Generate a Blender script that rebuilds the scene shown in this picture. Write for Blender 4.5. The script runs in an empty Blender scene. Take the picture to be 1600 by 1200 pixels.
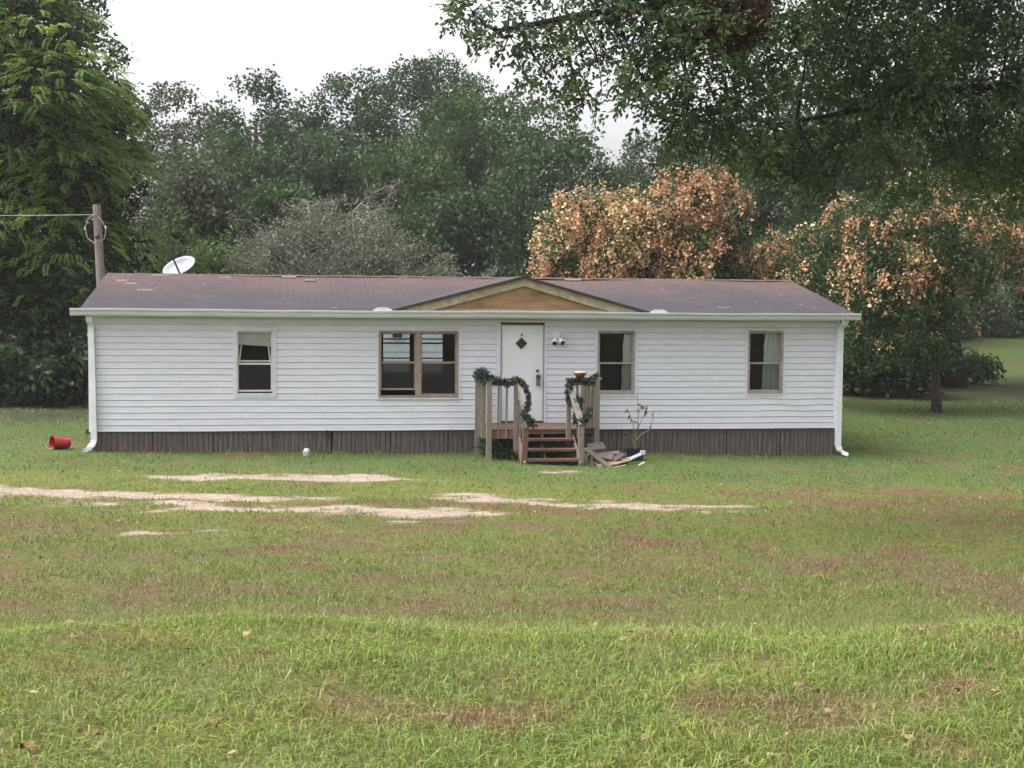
import bpy, math, random
import numpy as np
from mathutils import Vector

# ------------------------------------------------------------------ camera, sky, sun, exposure
scene = bpy.context.scene
COL = scene.collection
cam_data = bpy.data.cameras.new("camera"); cam = bpy.data.objects.new("camera", cam_data); COL.objects.link(cam)
scene.camera = cam
cam_data.sensor_width = 36.0
cam_data.lens = 36.0 * 2250.0 / 1600.0
cam_data.clip_end = 3000
PITCH = math.atan(138 / 2250.0)
cam.location = (0, 0, 3.2)
from mathutils import Matrix
cam.rotation_euler = (Matrix.Rotation(math.pi / 2 - PITCH, 3, 'X') @ Matrix.Rotation(math.radians(0.5), 3, 'Z')).to_euler()
scene.render.resolution_x, scene.render.resolution_y = 1024, 768

SUN_EL, SUN_AZ = math.radians(60), math.radians(-100)      # azimuth: where the light comes from, clockwise from +Y
world = bpy.data.worlds.new("World"); scene.world = world; world.use_nodes = True
wn = world.node_tree.nodes; wl = world.node_tree.links; wn.clear()
w_out = wn.new('ShaderNodeOutputWorld'); w_bg = wn.new('ShaderNodeBackground')
w_sky = wn.new('ShaderNodeTexSky'); w_sky.sky_type = 'NISHITA'; w_sky.sun_disc = False
w_sky.sun_elevation = SUN_EL; w_sky.sun_rotation = SUN_AZ
w_sky.air_density = 1.0; w_sky.dust_density = 6.0; w_sky.ozone_density = 1.0; w_sky.altitude = 100
w_hsv = wn.new('ShaderNodeHueSaturation'); w_hsv.inputs['Saturation'].default_value = 0.10   # overcast: almost white
wl.new(w_sky.outputs[0], w_hsv.inputs['Color']); wl.new(w_hsv.outputs[0], w_bg.inputs['Color'])
w_bg.inputs['Strength'].default_value = 0.15
wl.new(w_bg.outputs[0], w_out.inputs['Surface'])
sun_d = bpy.data.lights.new("sun", 'SUN'); sun_d.energy = 0.75; sun_d.angle = math.radians(40); sun_d.color = (1, 0.97, 0.93)
sun = bpy.data.objects.new("sun", sun_d); COL.objects.link(sun)
sd = Vector((math.sin(SUN_AZ) * math.cos(SUN_EL), math.cos(SUN_AZ) * math.cos(SUN_EL), math.sin(SUN_EL)))
sun.rotation_euler = sd.to_track_quat('Z', 'Y').to_euler(); sun.location = (0, 0, 60)
scene.view_settings.view_transform = 'Standard'; scene.view_settings.look = 'None'
scene.view_settings.gamma = 1.0; scene.view_settings.use_curve_mapping = False
scene.view_settings.exposure = 1.32
scene.cycles.max_bounces = 8; scene.cycles.transparent_max_bounces = 12; scene.cycles.volume_bounces = 1
scene.cycles.use_denoising = True

HAZE = .00035
rng = np.random.default_rng(7); random.seed(7)

# ------------------------------------------------------------------ helpers: noise, materials, meshes
def _hash(ix, iy, iz, s):
    n = (ix * 374761393 + iy * 668265263 + iz * 2147483647 + s * 1274126177) & 0xFFFFFFFF
    n = ((n ^ (n >> 13)) * 1274126177) & 0xFFFFFFFF
    return ((n ^ (n >> 16)) & 0xFFFFFF) / float(0xFFFFFF)
def vnoise(x, y, z=None, s=0):
    x = np.asarray(x, float); y = np.asarray(y, float); z = np.zeros_like(x) if z is None else np.asarray(z, float)
    ix, iy, iz = np.floor(x).astype(np.int64), np.floor(y).astype(np.int64), np.floor(z).astype(np.int64)
    fx, fy, fz = x - ix, y - iy, z - iz
    fx, fy, fz = [f * f * (3 - 2 * f) for f in (fx, fy, fz)]
    r = 0
    for dx in (0, 1):
        for dy in (0, 1):
            for dz in (0, 1):
                r = r + _hash(ix + dx, iy + dy, iz + dz, s) * (fx if dx else 1 - fx) * (fy if dy else 1 - fy) * (fz if dz else 1 - fz)
    return r
def fbm(x, y, z=None, s=0, o=4):
    a, f, t, r = .5, 1., 0., 0.
    for k in range(o):
        r = r + a * vnoise(np.asarray(x) * f, np.asarray(y) * f, None if z is None else np.asarray(z) * f, s + k * 17); t += a; a *= .5; f *= 2.03
    return r / t
def sstep(a, b, x):
    t = np.clip((np.asarray(x, float) - a) / (b - a), 0, 1); return t * t * (3 - 2 * t)

MATS = {}
def new_mat(name):
    m = bpy.data.materials.new(name); m.use_nodes = True; MATS[name] = m
    nt = m.node_tree; nt.nodes.clear()
    out = nt.nodes.new('ShaderNodeOutputMaterial'); b = nt.nodes.new('ShaderNodeBsdfPrincipled')
    nt.links.new(b.outputs[0], out.inputs['Surface'])
    return m, nt, b, out
def plain(name, c, c2=None, rough=.7, scale=8., stretch=(1, 1, 1), bump=0., spec=.3, detail=5., lo=.35, hi=.65, metal=0.):
    """base colour c with procedural wear towards c2"""
    m, nt, b, out = new_mat(name); N, L = nt.nodes.new, nt.links.new
    b.inputs['Roughness'].default_value = rough; b.inputs['Specular IOR Level'].default_value = spec; b.inputs['Metallic'].default_value = metal
    if c2 is None: c2 = tuple(v * .82 for v in c)
    tc = N('ShaderNodeTexCoord'); mp = N('ShaderNodeMapping'); mp.inputs['Scale'].default_value = stretch
    geo = N('ShaderNodeNewGeometry'); L(geo.outputs['Position'], mp.inputs['Vector'])
    nz = N('ShaderNodeTexNoise'); nz.inputs['Scale'].default_value = scale; nz.inputs['Detail'].default_value = detail
    L(mp.outputs[0], nz.inputs['Vector'])
    mr = N('ShaderNodeMapRange'); mr.inputs['From Min'].default_value = lo; mr.inputs['From Max'].default_value = hi
    L(nz.outputs['Fac'], mr.inputs['Value'])
    mx = N('ShaderNodeMix'); mx.data_type = 'RGBA'
    mx.inputs['A'].default_value = (*c, 1); mx.inputs['B'].default_value = (*c2, 1)
    L(mr.outputs[0], mx.inputs['Factor']); L(mx.outputs['Result'], b.inputs['Base Color'])
    if bump:
        bp = N('ShaderNodeBump'); bp.inputs['Strength'].default_value = bump; bp.inputs['Distance'].default_value = .01
        L(nz.outputs['Fac'], bp.inputs['Height']); L(bp.outputs[0], b.inputs['Normal'])
    return m
def leaf_mat(name, trans=.35, gloss=.05):
    m = bpy.data.materials.new(name); m.use_nodes = True; MATS[name] = m; nt = m.node_tree; nt.nodes.clear(); N, L = nt.nodes.new, nt.links.new
    out = N('ShaderNodeOutputMaterial'); at = N('ShaderNodeAttribute'); at.attribute_name = 'Col'
    d = N('ShaderNodeBsdfDiffuse'); t = N('ShaderNodeBsdfTranslucent'); g = N('ShaderNodeBsdfGlossy'); g.inputs['Roughness'].default_value = .45
    m1 = N('ShaderNodeMixShader'); m1.inputs[0].default_value = trans; m2 = N('ShaderNodeMixShader'); m2.inputs[0].default_value = gloss
    L(at.outputs['Color'], d.inputs['Color']); L(at.outputs['Color'], t.inputs['Color'])
    L(d.outputs[0], m1.inputs[1]); L(t.outputs[0], m1.inputs[2]); L(m1.outputs[0], m2.inputs[1]); L(g.outputs[0], m2.inputs[2]); L(m2.outputs[0], out.inputs['Surface'])
    return m

HA = math.radians(8.5); HO = np.array([-8.28, 28.23, 0.0])
HX = np.array([math.cos(HA), math.sin(HA), 0]); HY = np.array([-math.sin(HA), math.cos(HA), 0])
def H(p):                                                # house-local metres -> world
    p = np.asarray(p, float); return HO + p[..., 0:1] * HX + p[..., 1:2] * HY + p[..., 2:3] * np.array([0, 0, 1.])
def Hp(x, y, z): return H(np.array([[x, y, z]]))[0]

def thing(name, loc, label, cat, group=None):
    o = bpy.data.objects.new(name, None); COL.objects.link(o); o.location = loc; o.empty_display_size = .3
    o['label'] = label; o['category'] = cat
    if group: o['group'] = group
    return o
def tag(o, label, cat, group=None):
    o['label'] = label; o['category'] = cat
    if group: o['group'] = group
    return o
def origin(o):
    v = Vector((0, 0, 0))
    while o is not None: v = v + Vector(o.location); o = o.parent
    return np.array(v)
def link_mesh(name, V, faces, mat, parent=None, smooth=False, base=False):
    V = np.asarray(V, float); c = V.mean(0) if len(V) else np.zeros(3)
    if base: c = np.array([c[0], c[1], V[:, 2].min()])
    me = bpy.data.meshes.new(name); me.from_pydata((V - c).tolist(), [], faces); me.update()
    if smooth: me.polygons.foreach_set('use_smooth', [True] * len(me.polygons))
    o = bpy.data.objects.new(name, me); COL.objects.link(o)
    if mat: me.materials.append(MATS[mat])
    if parent is not None: o.parent = parent; o.location = c - origin(parent)
    else: o.location = c
    return o

class MB:
    def __init__(s, house=True): s.v = []; s.f = []; s.house = house
    def add(s, vs, fs):
        n = len(s.v); s.v += [tuple(map(float, p)) for p in vs]; s.f += [tuple(i + n for i in f) for f in fs]; return s
    def box(s, x0, x1, y0, y1, z0, z1):
        return s.add([(x0, y0, z0), (x1, y0, z0), (x1, y1, z0), (x0, y1, z0), (x0, y0, z1), (x1, y0, z1), (x1, y1, z1), (x0, y1, z1)],
                     [(0, 3, 2, 1), (4, 5, 6, 7), (0, 1, 5, 4), (1, 2, 6, 5), (2, 3, 7, 6), (3, 0, 4, 7)])
    def bar(s, a, b, w, h, up=(0, 0, 1)):                 # rectangular beam from a to b, w across, h along up
        a, b = Vector(a), Vector(b); d = (b - a).normalized(); u = Vector(up); sx = d.cross(u)
        if sx.length < 1e-4: sx = d.cross(Vector((0, 1, 0)))
        sx.normalize(); u = sx.cross(d).normalized(); P = []
        for q in (a, b):
            for i, j in ((-1, -1), (1, -1), (1, 1), (-1, 1)): P.append(q + sx * (i * w / 2) + u * (j * h / 2))
        return s.add(P, [(0, 1, 2, 3), (7, 6, 5, 4), (0, 4, 5, 1), (1, 5, 6, 2), (2, 6, 7, 3), (3, 7, 4, 0)])
    def extrude_x(s, prof, x0, x1, n=1, warp=None):       # profile of (y,z) swept along x
        k = len(prof); xs = np.linspace(x0, x1, n + 1); P = []
        for x in xs:
            for (y, z) in prof:
                dy, dz = warp(x, z) if warp else (0, 0); P.append((x, y + dy, z + dz))
        F = []
        for i in range(n):
            for j in range(k):
                j2 = (j + 1) % k; F.append((i * k + j, (i + 1) * k + j, (i + 1) * k + j2, i * k + j2))
        F.append(tuple(range(k))); F.append(tuple(n * k + j for j in reversed(range(k))))
        return s.add(P, F)
    def tube(s, path, rad, n=7, cap=True, wob=0., seed=0):
        path = [Vector(p) for p in path]; m = len(path); rad = rad if hasattr(rad, '__len__') else [rad] * m
        P, F = [], []; ref = Vector((0.13, 0.97, 0.21)); rr = random.Random(seed)
        for i, p in enumerate(path):
            t = (path[min(i + 1, m - 1)] - path[max(i - 1, 0)]).normalized()
            a = t.cross(ref)
            if a.length < .1: a = t.cross(Vector((1, 0, 0)))
            a.normalize(); b = t.cross(a)
            for k in range(n):
                an = 2 * math.pi * k / n; r = rad[i] * (1 + wob * (rr.random() - .5)); P.append(p + (a * math.cos(an) + b * math.sin(an)) * r)
        for i in range(m - 1):
            for k in range(n):
                k2 = (k + 1) % n; F.append((i * n + k, i * n + k2, (i + 1) * n + k2, (i + 1) * n + k))
        if cap: F.append(tuple(reversed(range(n)))); F.append(tuple((m - 1) * n + k for k in range(n)))
        return s.add(P, F)
    def build(s, name, mat, parent=None, smooth=False, base=False):
        V = np.array(s.v, float)
        if s.house: V = H(V)
        return link_mesh(name, V, s.f, mat, parent, smooth, base)

def quads_object(name, Q, Cq, mat, parent=None, smooth=False, base=True):
    """Q (n,4,3) world quads, Cq (n,3) colours -> one mesh with a colour attribute"""
    n = len(Q); V = Q.reshape(-1, 3); c = V.mean(0); c[2] = V[:, 2].min() if base else c[2]
    me = bpy.data.meshes.new(name); me.vertices.add(4 * n); me.vertices.foreach_set('co', (V - c).astype(np.float32).ravel())
    me.loops.add(4 * n); me.loops.foreach_set('vertex_index', np.arange(4 * n, dtype=np.int32))
    me.polygons.add(n); me.polygons.foreach_set('loop_start', np.arange(0, 4 * n, 4, dtype=np.int32))
    try: me.polygons.foreach_set('loop_total', np.full(n, 4, np.int32))
    except Exception: pass
    me.update(calc_edges=True)
    at = me.color_attributes.new('Col', 'FLOAT_COLOR', 'POINT')
    cc = np.ones((4 * n, 4), np.float32); cc[:, :3] = np.repeat(np.clip(Cq, 0, 1), 4, 0); at.data.foreach_set('color', cc.ravel())
    me.materials.append(MATS[mat]); o = bpy.data.objects.new(name, me); COL.objects.link(o)
    if parent is not None: o.parent = parent; o.location = c - origin(parent)
    else: o.location = c
    return o

# ------------------------------------------------------------------ materials
plain('siding', (.68, .685, .77), (.62, .625, .70), .55, 3, (1, 1, 4), .05)
plain('trim_white', (.74, .75, .81), (.66, .67, .71), .5, 6)
plain('gutter_white', (.62, .63, .68), (.54, .55, .59), .5, 5, (.4, 1, 2))
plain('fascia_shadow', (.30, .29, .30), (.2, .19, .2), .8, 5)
plain('tan_frame', (.33, .26, .22), (.26, .20, .17), .6, 6)
plain('beige_frame', (.36, .34, .31), (.27, .25, .22), .6, 6)
plain('white_frame', (.66, .65, .71), (.55, .54, .58), .5, 6)
plain('dark_metal', (.05, .05, .06), (.03, .03, .035), .45, 10)
plain('lock_grey', (.13, .15, .20), (.10, .11, .15), .45, 20)
plain('door_white', (.77, .80, .84), (.70, .73, .77), .5, 2.5, (1, 1, .5))
plain('blind', (.82, .81, .76), (.7, .69, .64), .8, 12, (1, 1, 8), .1)
plain('curtain', (.86, .85, .86), (.74, .74, .75), .9, 4, (4, 4, .5))
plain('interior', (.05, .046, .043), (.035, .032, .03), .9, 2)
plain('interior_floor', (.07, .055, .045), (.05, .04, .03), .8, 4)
plain('plywood', (.33, .205, .115), (.19, .115, .065), .8, 2.2, (1, 1, 3), .05, lo=.42, hi=.72)
plain('rake_trim', (.42, .36, .25), (.27, .21, .14), .7, 7, (1, 1, 1), .05, lo=.4, hi=.75)
plain('drip_dark', (.05, .042, .045), (.03, .025, .03), .8, 6)
plain('porch_wood', (.25, .222, .19), (.16, .138, .115), .85, 9, (6, 6, .6), .2)
plain('porch_red', (.165, .095, .072), (.10, .060, .048), .8, 9, (.8, 5, 5), .15)
plain('porch_rim', (.24, .155, .11), (.15, .10, .075), .85, 8, (1, 4, 4), .2)
plain('board_grey', (.20, .165, .15), (.12, .10, .09), .85, 14, (3, 3, 3), .2)
plain('board_purple', (.15, .12, .13), (.10, .08, .085), .85, 12)
plain('board_tan', (.36, .25, .15), (.24, .16, .10), .85, 14, (3, 3, 3), .2)
plain('board_cream', (.55, .48, .34), (.4, .33, .22), .8, 14)
plain('scrap_dark', (.045, .037, .035), (.07, .05, .042), .9, 14, (1, 1, 1), .3)
plain('scrap_blue', (.40, .46, .55), (.26, .31, .38), .5, 10)
plain('pot_black', (.018, .018, .02), (.03, .03, .03), .5, 10)
plain('bucket_red', (.42, .018, .03), (.30, .012, .02), .4, 6, spec=.5)
plain('litter_white', (.7, .7, .72), (.45, .45, .5), .6, 25)
plain('dish_grey', (.30, .31, .345), (.26, .27, .29), .45, 4)
plain('pole_wood', (.26, .215, .195), (.15, .12, .11), .9, 10, (6, 6, .5), .3)
plain('wire', (.42, .42, .42), (.3, .3, .3), .6, 6)
plain('bark', (.075, .06, .05), (.035, .028, .024), .95, 7, (3, 3, .8), .6)
plain('bark_grey', (.40, .38, .345), (.25, .235, .21), .95, 7, (3, 3, .8), .4)
plain('bark_black', (.028, .024, .022), (.016, .014, .013), .95, 5, (3, 3, .8), .6)
plain('bowl_brown', (.17, .09, .06), (.1, .06, .04), .5, 14)
plain('lens_black', (.02, .02, .025), (.03, .03, .03), .15, 10, spec=.5)
plain('underlay', (.19, .155, .15), (.13, .105, .105), .8, 14)
leaf_mat('leaf', .32, .022); leaf_mat('grass_blade', .30, .03); leaf_mat('needle', .05, .03); leaf_mat('dry_leaf', .2, .03)

def skirting_material():
    m = plain('skirting', (.150, .122, .118), (.080, .064, .064), .9, 5, (7, 7, .5), .3)
skirting_material()

def glass_material():
    m = bpy.data.materials.new('glass'); m.use_nodes = True; MATS['glass'] = m; nt = m.node_tree; nt.nodes.clear(); N, L = nt.nodes.new, nt.links.new
    out = N('ShaderNodeOutputMaterial'); t = N('ShaderNodeBsdfTransparent'); t.inputs['Color'].default_value = (.86, .88, .88, 1)
    g = N('ShaderNodeBsdfGlossy'); g.inputs['Roughness'].default_value = .03; fr = N('ShaderNodeFresnel'); fr.inputs['IOR'].default_value = 1.28
    mx = N('ShaderNodeMixShader'); L(fr.outputs[0], mx.inputs[0]); L(t.outputs[0], mx.inputs[1]); L(g.outputs[0], mx.inputs[2]); L(mx.outputs[0], out.inputs['Surface'])
    for nm, fac in (('screen_mesh', .70), ('screen_fine', .15)): screen_material(nm, fac)
def screen_material(nm, fac):
    m = bpy.data.materials.new(nm); m.use_nodes = True; MATS[nm] = m; nt = m.node_tree; nt.nodes.clear(); N, L = nt.nodes.new, nt.links.new
    out = N('ShaderNodeOutputMaterial'); t = N('ShaderNodeBsdfTransparent'); d = N('ShaderNodeBsdfDiffuse'); d.inputs['Color'].default_value = (.032, .030, .030, 1)
    mx = N('ShaderNodeMixShader'); mx.inputs[0].default_value = fac; L(t.outputs[0], mx.inputs[1]); L(d.outputs[0], mx.inputs[2]); L(mx.outputs[0], out.inputs['Surface'])
glass_material()

def roof_material():
    m, nt, b, out = new_mat('shingles'); N, L = nt.nodes.new, nt.links.new
    b.inputs['Roughness'].default_value = .9; b.inputs['Specular IOR Level'].default_value = .25
    at = N('ShaderNodeAttribute'); at.attribute_name = 'roof_uv'
    br = N('ShaderNodeTexBrick'); br.offset = .5; br.inputs['Scale'].default_value = 1.0
    br.inputs['Brick Width'].default_value = .305; br.inputs['Row Height'].default_value = .127; br.inputs['Mortar Size'].default_value = .008
    br.inputs['Color1'].default_value = (.88, .88, .88, 1); br.inputs['Color2'].default_value = (1.1, 1.1, 1.1, 1); br.inputs['Mortar'].default_value = (.62, .6, .6, 1)
    L(at.outputs['Vector'], br.inputs['Vector'])
    sep = N('ShaderNodeSeparateXYZ'); L(at.outputs['Vector'], sep.inputs[0])
    n1 = N('ShaderNodeTexNoise'); n1.inputs['Scale'].default_value = .55; n1.inputs['Detail'].default_value = 6; L(at.outputs['Vector'], n1.inputs['Vector'])
    # rust-brown stain growing towards the ridge
    ad = N('ShaderNodeMath'); ad.operation = 'MULTIPLY_ADD'; ad.inputs[1].default_value = .20; L(sep.outputs['Y'], ad.inputs[0]); L(n1.outputs['Fac'], ad.inputs[2])
    rp = N('ShaderNodeMapRange'); rp.inputs['From Min'].default_value = .72; rp.inputs['From Max'].default_value = 1.35; L(ad.outputs[0], rp.inputs['Value'])
    mx = N('ShaderNodeMix'); mx.data_type = 'RGBA'; mx.inputs['A'].default_value = (.058, .051, .060, 1); mx.inputs['B'].default_value = (.112, .073, .067, 1); L(rp.outputs[0], mx.inputs['Factor'])
    ml = N('ShaderNodeMix'); ml.data_type = 'RGBA'; ml.blend_type = 'MULTIPLY'; ml.inputs['Factor'].default_value = 1; L(mx.outputs['Result'], ml.inputs['A']); L(br.outputs['Color'], ml.inputs['B'])
    n2 = N('ShaderNodeTexNoise'); n2.inputs['Scale'].default_value = 22; n2.inputs['Detail'].default_value = 4; L(at.outputs['Vector'], n2.inputs['Vector'])
    m2 = N('ShaderNodeMapRange'); m2.inputs['From Min'].default_value = .3; m2.inputs['From Max'].default_value = .7; m2.inputs['To Min'].default_value = .7; m2.inputs['To Max'].default_value = 1.3; L(n2.outputs['Fac'], m2.inputs['Value'])
    mm = N('ShaderNodeMix'); mm.data_type = 'RGBA'; mm.blend_type = 'MULTIPLY'; mm.inputs['Factor'].default_value = 1; L(ml.outputs['Result'], mm.inputs['A']); L(m2.outputs[0], mm.inputs['B'])
    # pale worn spots at the tab corners
    vm = N('ShaderNodeVectorMath'); vm.operation = 'MULTIPLY'; vm.inputs[1].default_value = (1 / .92, 1 / .254, 1); L(at.outputs['Vector'], vm.inputs[0])
    vo = N('ShaderNodeTexVoronoi'); vo.inputs['Scale'].default_value = 1.0; vo.inputs['Randomness'].default_value = .22; L(vm.outputs[0], vo.inputs['Vector'])
    vs = N('ShaderNodeMapRange'); vs.inputs['From Min'].default_value = .075; vs.inputs['From Max'].default_value = .03; L(vo.outputs['Distance'], vs.inputs['Value'])
    n3 = N('ShaderNodeTexNoise'); n3.inputs['Scale'].default_value = .35; n3.inputs['Detail'].default_value = 2; L(at.outputs['Vector'], n3.inputs['Vector'])
    ns = N('ShaderNodeMapRange'); ns.inputs['From Min'].default_value = .42; ns.inputs['From Max'].default_value = .6; L(n3.outputs['Fac'], ns.inputs['Value'])
    mu = N('ShaderNodeMath'); mu.operation = 'MULTIPLY'; L(vs.outputs[0], mu.inputs[0]); L(ns.outputs[0], mu.inputs[1])
    m3 = N('ShaderNodeMix'); m3.data_type = 'RGBA'; m3.inputs['B'].default_value = (.42, .36, .36, 1); L(mu.outputs[0], m3.inputs['Factor']); L(mm.outputs['Result'], m3.inputs['A'])
    L(m3.outputs['Result'], b.inputs['Base Color'])
    bp = N('ShaderNodeBump'); bp.inputs['Strength'].default_value = .6; bp.inputs['Distance'].default_value = .01; L(br.outputs['Fac'], bp.inputs['Height']); bp.invert = True; L(bp.outputs[0], b.inputs['Normal'])
roof_material()

def ground_material():
    m, nt, b, out = new_mat('lawn'); N, L = nt.nodes.new, nt.links.new
    b.inputs['Roughness'].default_value = .95; b.inputs['Specular IOR Level'].default_value = .1
    at = N('ShaderNodeAttribute'); at.attribute_name = 'Col'; geo = N('ShaderNodeNewGeometry')
    n1 = N('ShaderNodeTexNoise'); n1.inputs['Scale'].default_value = 14; n1.inputs['Detail'].default_value = 8; n1.inputs['Roughness'].default_value = .7; L(geo.outputs['Position'], n1.inputs['Vector'])
    mr = N('ShaderNodeMapRange'); mr.inputs['From Min'].default_value = .3; mr.inputs['From Max'].default_value = .7; mr.inputs['To Min'].default_value = .55; mr.inputs['To Max'].default_value = 1.4; L(n1.outputs['Fac'], mr.inputs['Value'])
    mm = N('ShaderNodeMix'); mm.data_type = 'RGBA'; mm.blend_type = 'MULTIPLY'; mm.inputs['Factor'].default_value = 1; L(at.outputs['Color'], mm.inputs['A']); L(mr.outputs[0], mm.inputs['B'])
    L(mm.outputs['Result'], b.inputs['Base Color'])
    bp = N('ShaderNodeBump'); bp.inputs['Strength'].default_value = .8; bp.inputs['Distance'].default_value = .04; L(n1.outputs['Fac'], bp.inputs['Height']); L(bp.outputs[0], b.inputs['Normal'])
ground_material()

# ------------------------------------------------------------------ ground: height and colour fields
_py = np.array([-60, 0, 4, 5.5, 6.6, 7.4, 8.5, 10, 12, 14, 18, 22, 28, 40, 60, 700.])
_pz = np.array([1.75, 1.68, 1.62, 1.585, 1.53, 1.43, 1.18, .80, .47, .30, .16, .09, .0, .0, .0, .0])
_fy = np.linspace(-60, 80, 2801); _fz = np.interp(_fy, _py, _pz); _k = np.hanning(31); _k /= _k.sum()
_fz = np.convolve(np.pad(_fz, 15, mode='edge'), _k, mode='valid')
def gz(x, y):
    x = np.asarray(x, float); y = np.asarray(y, float)
    hump = .05 * np.sin(x * .55 + .6) + .05 * sstep(0, 5, x) + (fbm(x * .7, y * .5, s=9, o=3) - .5) * .26
    z = np.interp(y + .12 * x * sstep(14, 6, y) * .3, _fy, _fz) + hump * sstep(4, 6, y) * sstep(12, 8, y)
    z = z - .0133 * (np.clip(x, -14, 14) + 2.6) * sstep(14, 26, y) * sstep(46, 36, y)
    z = z + (fbm(x * .35, y * .35, s=3, o=3) - .5) * .09 * sstep(9, 14, y) + (fbm(x * 1.3, y * 1.3, s=5, o=2) - .5) * .05
    z = z + 1.5 * sstep(66, 105, y) * sstep(8, 18, x)
    return z
def seg_mask(x, y, pts, w, soft=.5):
    """distance to a polyline in metres -> 1 inside"""
    d = np.full(np.shape(x), 1e9)
    for (ax, ay), (bx, by) in zip(pts[:-1], pts[1:]):
        vx, vy = bx - ax, by - ay; t = np.clip(((x - ax) * vx + (y - ay) * vy) / (vx * vx + vy * vy), 0, 1)
        d = np.minimum(d, np.hypot((x - ax - t * vx), (y - ay - t * vy)))
    return sstep(w + soft * .5, w - soft * .5, d)
DIRT = [([(-10, 21.3), (-8.2, 21.2), (-7.2, 20.95)], .16, .8), ([(3.6, 21.9), (5.2, 21.6)], .14, .6), ([(-5.75, 24.45), (-4.15, 24.5), (-2.2, 24.75)], .42, 1.0), ([(-2.2, 24.75), (-1.1, 24.4)], .25, .75),
        ([(-14, 22.6), (-8.4, 22.0), (-6.3, 21.7), (-4.8, 21.66), (-3.6, 21.65)], .40, 1.0),
        ([(-3.6, 21.65), (-2.4, 21.9), (-.98, 22.15)], .12, .6), ([(-1.0, 22.15), (.02, 21.95), (1.0, 21.6), (1.95, 21.67), (3.6, 21.9)], .33, .95),
        ([(-7.2, 20.95), (-5.2, 20.75)], .12, .8), ([(-5.2, 20.75), (-3.65, 20.5), (-2.5, 20.4), (-1.45, 20.15), (-.5, 20.3)], .33, 1.0),
        ([(-4.7, 18.05), (-4.0, 17.95), (-3.55, 18.2), (-3.1, 17.95)], .30, .72), ([(.6, 26.35), (1.35, 26.35)], .35, .7),
        ([(-11.8, 28.9), (-10.4, 29.0)], .12, .5)]
def dirt(x, y):
    wx = x + (fbm(x * 1.1, y * 1.1, s=31) - .5) * 1.6; wy = y + (fbm(x * .8 + 9, y * 1.8, s=37) - .5) * 1.25 + (fbm(x * 3.5, y * 3.5, s=39, o=3) - .5) * .5
    m = np.zeros(np.shape(x))
    for pts, w, a in DIRT: m = np.maximum(m, seg_mask(wx, wy, pts, w * 1.05, 1.1) * a)
    br = fbm(x * 1.7, y * 2.6, s=41) * .5 + fbm(x * 6, y * 9, s=43, o=3) * .5
    return np.clip(sstep(.40, .82, m * .62 + br * .72 - .12) * sstep(.05, .4, m), 0, 1)
G_GREEN, G_LUSH, G_YEL, G_BRN, G_RUST = [np.array(c) for c in ((.156, .202, .048), (.106, .172, .050), (.250, .245, .056), (.185, .150, .066), (.180, .105, .055))]
SAND, SOIL = np.array((.335, .268, .215)), np.array((.22, .165, .12))
def lawn(x, y):
    """-> colour of the grass, dry share, dirt share"""
    n1 = fbm(x * .28, y * .42, s=51); n2 = fbm(x * .9 + 4, y * 1.3, s=57); n3 = fbm(x * 2.6, y * 3.4, s=61, o=3)
    band = sstep(9.5, 12.5, y) * sstep(19.5, 15.5, y)                         # drier middle of the yard
    right = sstep(1.5, 6.5, x) * sstep(10, 13, y) * sstep(27, 21, y)
    near = sstep(9, 7.5, y)
    tan = sstep(6.2, 7.2, y) * sstep(11.5, 8, y) * .20
    n4 = fbm(x * 6.5, y * 6.5, s=63, o=2)
    dry = np.clip((n1 - .5) * 1.5 + (n2 - .5) * 1.9 + (n3 - .5) * 1.9 + (n4 - .5) * 1.1 + .13 + .24 * band + .26 * right - .10 * near + tan - .30 * sstep(24.5, 27, y), 0, 1)
    lush = np.clip(sstep(22.5, 27, y) * .9 + near * .05 + sstep(.52, .65, n2) * .3 - right * .5, 0, 1)
    yel = np.clip((n3 - .45) * 2.2 * (1 - lush) + .12, 0, 1)
    c = G_GREEN * (1 - lush)[..., None] + G_LUSH * lush[..., None]
    c = c * (1 - .55 * yel)[..., None] + G_YEL * (.55 * yel)[..., None]
    rust = sstep(.5, .68, fbm(x * 1.7 + 20, y * 2.0, s=67)) * .75
    bc = G_BRN * (1 - rust)[..., None] + G_RUST * rust[..., None]
    k = sstep(.18, .95, dry)
    c = c * (1 - k)[..., None] + bc * k[..., None]
    mid = seg_mask(x, y, [(-4.8, 21.15), (-1.2, 21.2), (1.0, 20.95)], .40, .5) * sstep(.25, .45, n3)
    c = c * (1 - .6 * mid)[..., None] + (G_RUST * 1.15) * (.6 * mid)[..., None]
    return c, k, dirt(x, y)

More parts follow.
